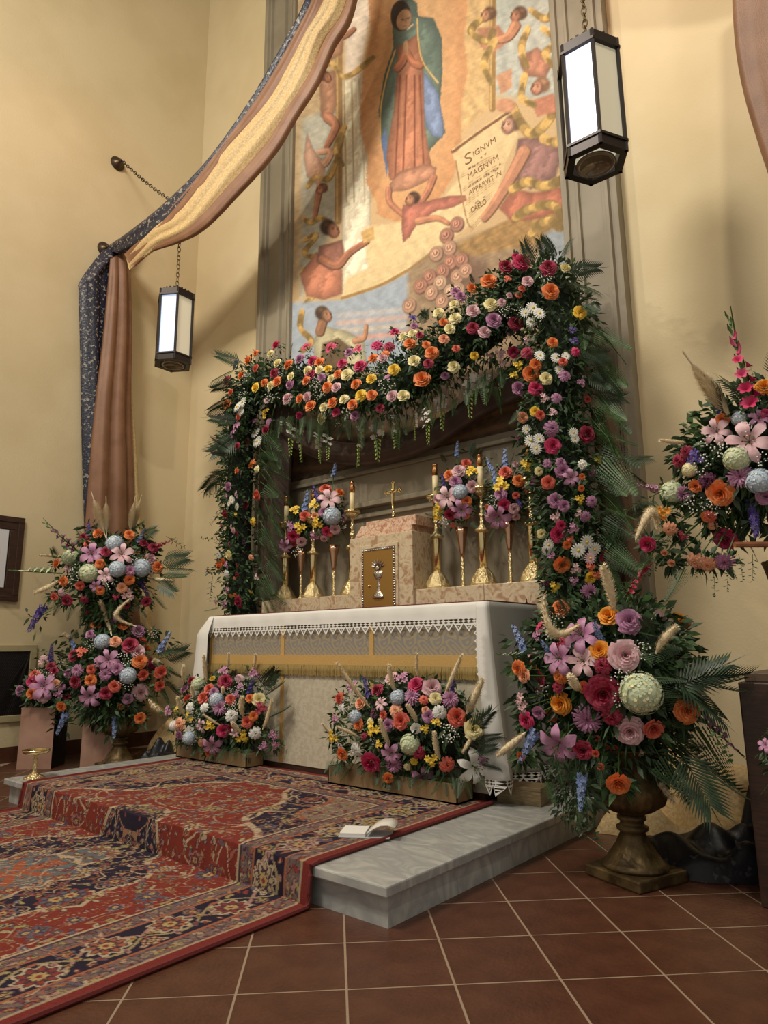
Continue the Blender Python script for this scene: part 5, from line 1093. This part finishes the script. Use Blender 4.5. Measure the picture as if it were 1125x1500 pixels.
E_r = parse("""B b 740,45,50; R c 775,98,42; R l 746,125,50; A y 795,130,54; R o 710,142,44; B u 690,170,56; R m 735,167,46; R l 797,187,50; H b 752,207,64; L l 705,228,80; R o 776,242,42; R r 714,292,48; A y 672,268,50; A y 668,297,48; L m 757,272,72; R l 668,235,42; R o 775,296,26; B b 830,110,50; S d 760,60,770,20; Q d 790,80,800,30; Q d 800,90,825,50; Q d 700,100,680,70; F d 660,300,620,290; F d 680,340,640,380; F d 790,320,830,350; A c 725,330,30; Y w 690,320,40; F d 820,200,850,180""", 380, 640, 2.557)
E_r2 = parse("""B b 920,80,70; B b 878,140,60; R c 922,130,48; A y 1003,105,66; R o 972,163,46; A y 905,180,66; R m 903,213,48; R p 916,255,50; R c 962,220,28; L m 895,300,92; R l 955,270,40; R l 962,300,32; A l 862,300,46; B u 970,240,50; R l 960,102,24; R o 855,265,26; F d 880,340,850,390; F d 930,340,900,400; F d 960,320,1000,350; F d 940,100,960,60; F d 840,280,835,330; B b 860,100,44; S g 990,220,1020,180; Y w 880,240,40""", 380, 640, 2.557)
cb = lambda x, y: on(380 + x/2.557, 640 + y/2.557, 1, 3.93)
ball_arr('bouquet', 'leftmost ledge bouquet of yellow, blue and pink flowers in a trumpet vase', 'bouquet', cb(148,335), (.15,.11,.17), [i for i in E_all if i[2][0] < 380+195/2.557], 420, .05, 'bouquets on the ledge', 5)
ball_arr('bouquet', 'ledge bouquet with a pale blue hydrangea, just left of the tabernacle', 'bouquet', cb(262,290), (.15,.11,.22), [i for i in E_all if i[2][0] >= 380+195/2.557], 500, .05, 'bouquets on the ledge', 5)
ball_arr('bouquet', 'ledge bouquet with pink lilies and blue hydrangea, first right of the tabernacle', 'bouquet', cb(745,215), (.19,.12,.23), E_r, 560, .05, 'bouquets on the ledge', 5)
ball_arr('bouquet', 'rightmost ledge bouquet with a large mauve lily and yellow sprays', 'bouquet', cb(925,220), (.17,.12,.22), E_r2, 520, .05, 'bouquets on the ledge', 5)

# ------------------------------------------------------------------ left urn: two tiers and the low cluster by the wall
FU = parse("""R r 408,290,54; R c 425,320,36; R o 478,268,52; R o 633,278,54; H h 560,322,90; R r 704,320,54; R r 750,340,48; R r 518,360,54; L m 450,375,104; L l 595,375,100; H g 345,390,90; R o 275,417,50; R o 488,420,46; R l 737,393,60; R o 772,435,56; H g 435,465,102; H b 572,445,86; H h 690,440,96; M m 635,453,60; R o 632,497,56; R o 307,505,48; R c 390,527,48; L l 515,478,70; L m 470,530,56; R s 595,538,48; R o 487,549,50; R c 263,582,42; C l 300,562,46; R r 325,601,56; C r 412,595,48; A l 625,570,66; B u 705,540,84; R r 715,606,46; R r 615,620,44; A p 565,580,36; A r 430,660,44; A l 335,440,56; B u 435,245,60; B b 690,280,60; Y w 395,450,70; Y w 530,500,60; Y w 360,500,60; Y w 640,400,50;
T w 285,500,168,565,30; T b 290,385,188,378,24; T w 722,483,852,505,30; T b 545,770,488,600,30; T b 665,725,638,588,34; P w 512,275,448,75; P w 520,270,518,95; P w 635,265,660,95; P w 645,260,690,90;
G d 395,370,200,205; G r 750,345,865,290; G g 280,465,30,450; B u 175,690,110; F d 200,660,300,600;
Q d 780,440,925,430; Q d 780,420,900,390; Q d 780,470,910,490; Q d 760,500,850,560; Q d 740,560,790,640; Q d 690,290,750,250; Q d 640,260,690,210; F d 300,590,260,680; F d 350,620,330,700; F d 400,640,380,740; F d 480,600,470,690; F d 540,600,530,690; F d 660,600,720,680; F g 400,300,370,240; S g 820,290,905,350; Q d 280,400,250,350; F g 340,600,300,660; F d 450,680,420,760""", 0, 700, 3.333)
FL = parse("""M m 570,684,66; R o 467,718,54; R o 602,716,54; R m 677,747,70; R m 440,762,46; H h 500,800,84; R s 563,797,54; R r 636,818,84; R l 674,847,74; R r 362,866,64; A c 400,850,60; B b 805,800,90; R o 683,893,70; L m 530,890,96; M m 377,940,62; M m 515,960,64; R m 573,932,54; R m 330,955,46; R o 440,990,56; R r 367,997,66; H b 625,965,86; R c 700,963,58; R c 787,950,64; R c 780,1017,56; R c 560,1020,56; R r 517,1052,66; R l 688,1050,82; R m 623,1080,56; L m 440,1065,104; R o 590,1118,32; R o 620,1122,28; A o 590,1145,40; R o 685,1175,54; R o 298,1117,52; B b 300,1200,90; B b 560,1215,90; B b 580,1150,60; B b 350,800,70; R c 445,935,46; Y w 610,880,60; Y w 320,910,60; Y w 610,1010,60; Y w 740,760,50; Y w 440,820,50; A m 480,900,50;
T w 795,935,748,888,34; T w 725,1080,798,1155,44; T w 345,785,308,760,22;
F d 400,1110,390,1210; F d 450,1130,480,1220; F d 350,1110,300,1190; F d 520,1110,520,1200; F d 640,1100,680,1180; Q d 760,860,860,830; Q d 790,880,900,850; Q d 790,920,870,980; Q d 800,980,860,1060; Q d 780,1020,830,1090; F d 720,1030,780,1100; Q d 330,880,280,850; F d 560,1130,600,1230; S g 760,850,745,790; F d 700,720,760,790; F d 380,740,330,800; F d 300,1000,230,1060""", 0, 700, 3.333)
FC = parse("""A l 215,890,64; R r 250,920,50; R c 170,958,48; R r 265,945,44; R p 155,995,52; R m 98,1040,54; R o 153,1053,50; L m 215,1020,116; R l 213,1068,60; R s 268,1010,56; A m 285,1055,50; R r 325,1070,38; B u 250,850,70; R m 300,1020,40; Y w 200,970,60; S d 190,880,180,830; F d 150,1090,90,1110; F d 200,1080,200,1110; S d 120,1030,110,1080; F d 260,1080,320,1110; Y w 240,980,50""", 0, 700, 3.333)
g3 = 'large floor flower arrangements'
def wire(t, a, b, r_=.03): o = MB().tube([a, b], r_, 8).obj('support_stem', M_green, t); o.data.transform(Matrix.Translation(-t.location))
c1 = on(160, 838, 1, 2.98); t = ball_arr('flower_arrangement', 'upper tier of the left arrangement, with pampas plumes and hydrangeas', 'flowers', c1, (.40,.30,.40), FU, 2600, .085, g3, 14)
wire(t, c1, (-5.43, 3.04, .45), .03)
leaves(t, ball_sampler(c1 - Vector((0, 0, .34)), (.24,.16,.26)), 1100, .06, None, 'trailing_leaves')
c2 = on(158, 985, 1, 2.98); t2 = ball_arr('flower_arrangement', 'lower tier of the left arrangement, filling the gold urn behind the step', 'flowers', c2, (.44,.30,.40), FL, 2600, .085, g3, 14)
leaves(t2, ball_sampler(c2 - Vector((-.05, 0, .26)), (.36,.20,.20)), 1500, .06, None, 'trailing_leaves')
c3 = Vector((-5.99, 2.67, .62)); ball_arr('flower_arrangement', 'low flower cluster on the leftmost rose marbled pedestal box', 'flowers', c3, (.26,.20,.19), FC, 900, .07, None, 8)

# ------------------------------------------------------------------ the two box arrangements before the altar
def planter(x0, x1, y0, y1, z1, lb):
    t = thing('planter_box', lb, 'planter', ((x0+x1)/2, (y0+y1)/2, .156), 0, 'kraft planter boxes'); w_, d_ = (x1-x0)/2, (y1-y0)/2; h_ = z1-.156
    for n_, a, b in (('front_side', (-w_, -d_, 0), (w_, -d_+.006, h_)), ('back_side', (-w_, d_-.006, 0), (w_, d_, h_)), ('end_side', (-w_, -d_, 0), (-w_+.006, d_, h_)), ('end_side', (w_-.006, -d_, 0), (w_, d_, h_)), ('bottom', (-w_, -d_, 0), (w_, d_, .008))): MB().box(a, b).obj(n_, M_kraft, t)
planter(-4.62, -3.80, 3.04, 3.19, .25, 'brown card planter box under the left flowers before the altar'); planter(-3.02, -2.10, 3.03, 3.18, .255, 'brown card planter box under the right flowers before the altar')
G1 = parse("""R c 110,345,70; C w 128,405,72; A m 90,470,66; B u 278,275,110; R r 340,295,84; R s 240,375,84; A m 190,270,80; R l 430,220,88; A m 500,222,90; R p 585,265,116; R l 680,280,114; H h 470,340,104; M m 560,335,112; C c 630,355,66; R k 700,345,74; M m 790,350,114; B u 805,275,90; L l 370,380,84; H b 215,460,94; R o 228,505,84; A d 325,440,66; R c 380,447,58; C s 458,420,90; R c 490,485,108; R m 410,510,74; A y 320,530,100; C k 300,490,54; R m 657,455,84; C w 725,430,94; R c 830,460,124; A y 705,485,66; A y 75,580,90; C r 265,580,54; A y 355,625,56; C w 215,660,96; R o 130,688,86; R p 300,743,126; L m 430,680,120; H g 545,625,136; R w 580,530,70; A y 635,530,66; C r 597,677,94; A y 675,720,90; M m 445,750,112; C c 770,750,104; R k 935,535,134; L w 930,760,190; L m 620,830,130; R o 410,835,66; C y 570,730,54; C k 530,765,54; A m 980,720,70; A l 120,640,50; Y w 760,560,100; Y w 180,400,80; Y w 800,540,80; Y w 160,560,60; Y w 330,600,50; R s 640,420,50;
T w 300,400,95,132,36; T w 455,310,413,140,36; T w 595,220,583,70,26; T w 755,320,862,76,38; T w 890,440,990,225,60; T w 930,555,865,680,34; T w 585,490,528,383,34; T w 420,635,358,475,36; T w 235,585,95,515,26; T w 725,720,688,552,36; T w 60,560,5,500,16;
F d 760,860,770,950; F d 840,860,820,940; F d 880,840,930,960; F d 100,740,60,830; F d 230,760,250,830; F d 690,820,730,930; F d 510,800,510,860; Q d 900,560,1040,440; Q d 920,620,1080,560; Q d 930,680,1060,640; Q d 870,420,890,340; Q d 600,250,665,190; F d 150,500,90,520; S g 800,600,850,640; F d 780,560,760,640; F d 820,620,860,700; F d 960,820,1000,900; Q d 950,740,1090,760""", 470, 940, 4.167)
G2 = parse("""R r 280,205,74; H g 340,240,124; R m 225,275,84; R y 455,190,54; R r 565,215,126; C l 680,190,84; A m 800,150,116; A m 550,130,96; B u 775,255,120; R c 430,275,94; A m 685,255,64; R c 250,355,94; R c 380,345,104; R m 470,305,84; H b 490,370,134; M m 520,430,134; R c 610,360,84; A m 650,320,66; R k 840,365,110; R o 765,355,74; C w 270,430,94; C w 390,430,84; A r 850,435,116; A m 95,460,96; A y 165,455,76; A y 270,510,96; C s 190,565,124; H w 140,580,90; C w 615,500,114; R o 795,500,84; R c 745,550,94; C w 810,640,114; A y 435,575,96; R p 545,620,114; L m 460,740,160; R r 600,600,54; A y 700,670,120; H h 265,680,116; R m 180,660,74; C s 370,725,84; R o 430,805,84; L l 640,640,70; R k 655,795,64; A m 875,750,86; A m 975,740,84; A m 945,650,74; A m 970,670,64; L l 370,580,100; Y w 595,405,80; Y w 640,440,90; Y w 680,265,80; Y w 330,480,80; Y w 600,300,60;
T w 410,230,383,-10,44; T w 225,215,213,82,36; T w 580,110,592,-20,28; T w 795,100,815,-10,28; T w 300,390,288,250,34; T w 220,490,165,343,38; T w 545,320,540,265,30; T w 710,510,693,338,50; T w 870,610,952,368,44; T w 520,575,378,488,30; T w 690,630,615,553,40;
Q d 850,270,975,115; Q d 870,300,1000,150; Q d 880,340,1030,260; Q d 900,520,1090,455; Q d 620,200,635,120; F d 850,700,880,870; F d 760,720,750,900; F d 560,760,530,900; F d 940,770,930,880; F d 900,600,1000,640; F d 240,700,190,780; F d 700,760,730,900; F d 900,820,1030,850; F d 640,760,600,830; S d 960,600,1020,560; F d 180,720,130,760""", 230, 960, 5.625)
cA = on(604, 1060, 1, 3.10) + Vector((0, .04, .0)); ball_arr('box_arrangement', 'right box arrangement before the altar with a white lily at its right end', 'flowers', cA, (.50,.19,.30), G1, 2300, .06, 'box arrangements', 10, .75)
cB = on(328, 1045, 1, 3.10) + Vector((0, .04, .0)); ball_arr('box_arrangement', 'left box arrangement before the altar with white carnations and bunny tails', 'flowers', cB, (.44,.19,.30), G2, 2100, .06, 'box arrangements', 10, .75)
for t_, x0, x1 in ((bpy.data.objects['box_arrangement'], -3.02, -2.10), (bpy.data.objects['box_arrangement.001'], -4.62, -3.80)):
    x = x0 + .02
    while x < x1 + .03:                        # ferns spilling over the front of each box
        a = Vector((x, 3.05, .29)); span(t_, 'F', 'd', a, a + Vector((random.uniform(-.06, .07), -.07, -random.uniform(.04, .12))), 0, 1.1, 0); x += random.uniform(.035, .07)
for k in range(34):                            # feathery green down the outer right side of the arch
    y = 470 + k*13; a = arch_hit(868 + random.uniform(-8, 8) + (y-470)*.04, y); b = on(905 + random.uniform(-18, 26) + (y-470)*.07, y + random.uniform(25, 75), 1, AY-.05)
    span(arch, 'F', 'dg'[k % 2], a, b, 0, .8)
for k in range(26):
    y = 630 + k*10; a = arch_hit(392 + random.uniform(-8, 8), y); span(arch, 'F', 'd', a, on(410 + random.uniform(-8, 10), y + random.uniform(15, 45), 1, AY-.05), 0, .8)
for k in range(30):                            # and under the crossing garland
    x = 400 + k*11.5; yb = 622 - max(0, x-590)*.52; a = arch_hit(x, yb - 14); span(arch, 'F', 'gd'[k % 2], a, on(x + random.uniform(-8, 8), yb + random.uniform(12, 38), 1, AY-.06), 0, .8)
# ------------------------------------------------------------------ right urn and the edge arrangement
I_items = parse("""R o 318,293,70; R a 507,322,82; R m 588,343,96; R a 470,458,84; R l 570,476,118; C r 483,515,80; L m 405,400,130; B b 465,390,100; R r 485,625,134; H g 632,622,174; R o 815,692,96; R r 228,570,96; R o 155,527,60; R a 205,520,64; R s 175,555,54; R l 215,475,54; L m 320,490,120; L l 410,500,110; C o 318,560,66; C r 312,600,54; R a 318,665,84; R o 283,712,58; M m 425,725,120; C r 520,715,84; R l 590,772,110; R c 683,763,84; R p 185,730,64; R m 235,700,56; L m 315,820,140; R r 405,845,84; R c 462,800,26; R c 490,830,36; R c 527,845,42; R c 455,858,34; R c 475,910,30; R o 545,975,96; B b 190,835,110; B b 160,410,100; B b 270,455,80; B b 400,1010,110; A l 170,650,64; A r 330,430,54; A p 245,370,54; A m 230,400,44; R o 165,870,36; A l 175,680,40; Y w 300,380,70; Y w 560,640,60; Y w 640,460,60; Y w 250,620,70; Y w 550,560,60; R o 410,600,50; Y w 300,330,60;
T b 410,345,250,250,44; T w 530,310,487,125,44; T w 690,470,768,358,40; T w 185,775,72,868,36; T b 630,840,765,1050,48; T w 395,610,355,555,34;
G g 200,480,62,470; G m 850,705,1045,880;
Q d 640,900,820,1040; Q d 740,540,960,700; Q d 780,560,1010,640; Q d 800,580,1030,580; Q d 760,800,980,1020; Q d 780,840,900,1060; Q d 740,620,960,500; Q d 680,400,640,330; Q d 370,330,330,260; Q d 330,340,300,290; F d 740,800,900,850; F d 840,740,1000,980; F d 700,860,820,1060; F d 800,640,960,700; F d 620,480,800,440; F d 640,560,820,560; F d 680,640,860,640; F d 600,380,720,420; F d 700,740,860,780; F d 480,880,480,1000; F d 380,900,380,1060; F d 300,860,330,980; F d 400,1000,380,1160; F d 450,1040,440,1180; F d 640,860,660,940; S g 400,1080,480,1230; S g 370,1060,420,1200; S g 340,1000,360,1150; S g 560,260,600,170; S g 540,240,570,190; F d 560,860,620,960; S d 900,760,1000,900; G r 580,260,650,110; F d 290,900,260,960; F g 260,960,300,1060; F g 320,960,360,1080""", 700, 780, 2.647)
cR = Vector((-1.19, 2.97, .86)); t = ball_arr('flower_arrangement', 'large right arrangement of roses, lilies and green hydrangea filling the gold urn', 'flowers', cR, (.40,.30,.38), I_items, 3000, .08, g3, 14)
leaves(t, ball_sampler((-1.17, 3.02, .54), (.23,.17,.18)), 1300, .05, None, 'trailing_leaves')
leaves(t, ball_sampler((-1.20, 2.86, .54), (.20,.08,.13)), 420, .045, None, 'trailing_leaves')
leaves(t, ball_sampler((-1.40, 2.90, .40), (.11,.10,.24)), 700, .035, 2, 'trailing_leaves')
J_items = parse("""R a 735,415,84; R o 545,565,68; L l 520,620,110; L l 665,665,170; H g 610,740,124; H h 620,560,70; M m 625,820,114; H b 710,840,124; C r 350,750,74; C r 385,710,64; A u 425,735,84; H k 400,790,74; C d 480,840,84; R o 425,865,64; R o 533,898,116; H g 325,895,124; M m 372,900,84; A a 285,980,74; R m 740,910,76; C s 310,1055,74; C c 490,1000,64; C s 500,1040,54; R p 555,1105,100; R p 210,1125,80; R s 285,1165,34; C s 430,1200,94; C s 480,1215,84; M m 555,1205,94; R p 740,540,54; L m 710,560,80; B u 690,1020,140; A r 370,1085,54; R s 315,1210,34; R o 480,1000,60; B u 530,530,60; Y w 500,680,80; Y w 680,620,80; Y w 470,770,80; Y w 430,940,80; Y w 560,690,80; Y w 500,960,70; Y w 740,740,70;
R a 820,460,84; L l 850,600,150; H g 880,720,120; R p 830,760,90; H b 860,880,120; R o 860,980,100; R r 800,1060,90; M m 900,1100,90; R m 930,820,90; R s 940,960,80;
P w 585,560,375,270; G p 690,560,560,60; S d 700,460,670,330; T b 262,1075,155,1105,54; T w 380,668,265,658,24; G g 640,600,620,470; G m 275,880,125,850; S g 270,890,95,985;
Q d 560,560,550,420; Q d 680,510,570,380; Q d 780,400,820,250; Q d 260,985,170,960; F g 460,640,350,600; F d 430,960,350,1000; S g 330,1080,240,1170; S g 380,1130,330,1230; S g 300,1100,230,1130; S g 480,1110,560,1090; S g 620,1180,640,1300; S g 580,1220,560,1340; S g 500,1220,520,1370; S g 440,1190,420,1280; S g 300,1170,190,1280; F d 560,1180,600,1290; F d 650,1100,720,1200; F d 240,1180,150,1240; F d 380,1220,300,1400; S g 680,1180,680,1300; G r 230,1170,100,1370""", 880, 430, 3.061)
cJ = Vector((-.60, 3.18, 1.72)); ball_arr('flower_arrangement', 'arrangement in the gold vase at the right edge, with one pink pampas plume', 'flowers', cJ, (.40,.30,.40), J_items, 2600, .07, None, 10)
cK = on(1150, 1110, 1, 2.82); K_items = parse("""L m 1122,1092,20; S g 1135,1060,1112,1085; S g 1135,1140,1112,1165; S g 1140,1130,1118,1110; S g 1150,1050,1122,1075; R l 1145,1110,30; R m 1160,1080,30""".replace('\n', ' '), 0, 0, 1.0)
t = ball_arr('flower_arrangement', 'low lily and eucalyptus spray just entering at the right edge before the dark stand', 'flowers', cK, (.10,.09,.14), K_items, 120, .04, None, 3); wire(t, cK, (cK.x, cK.y, 0), .02)
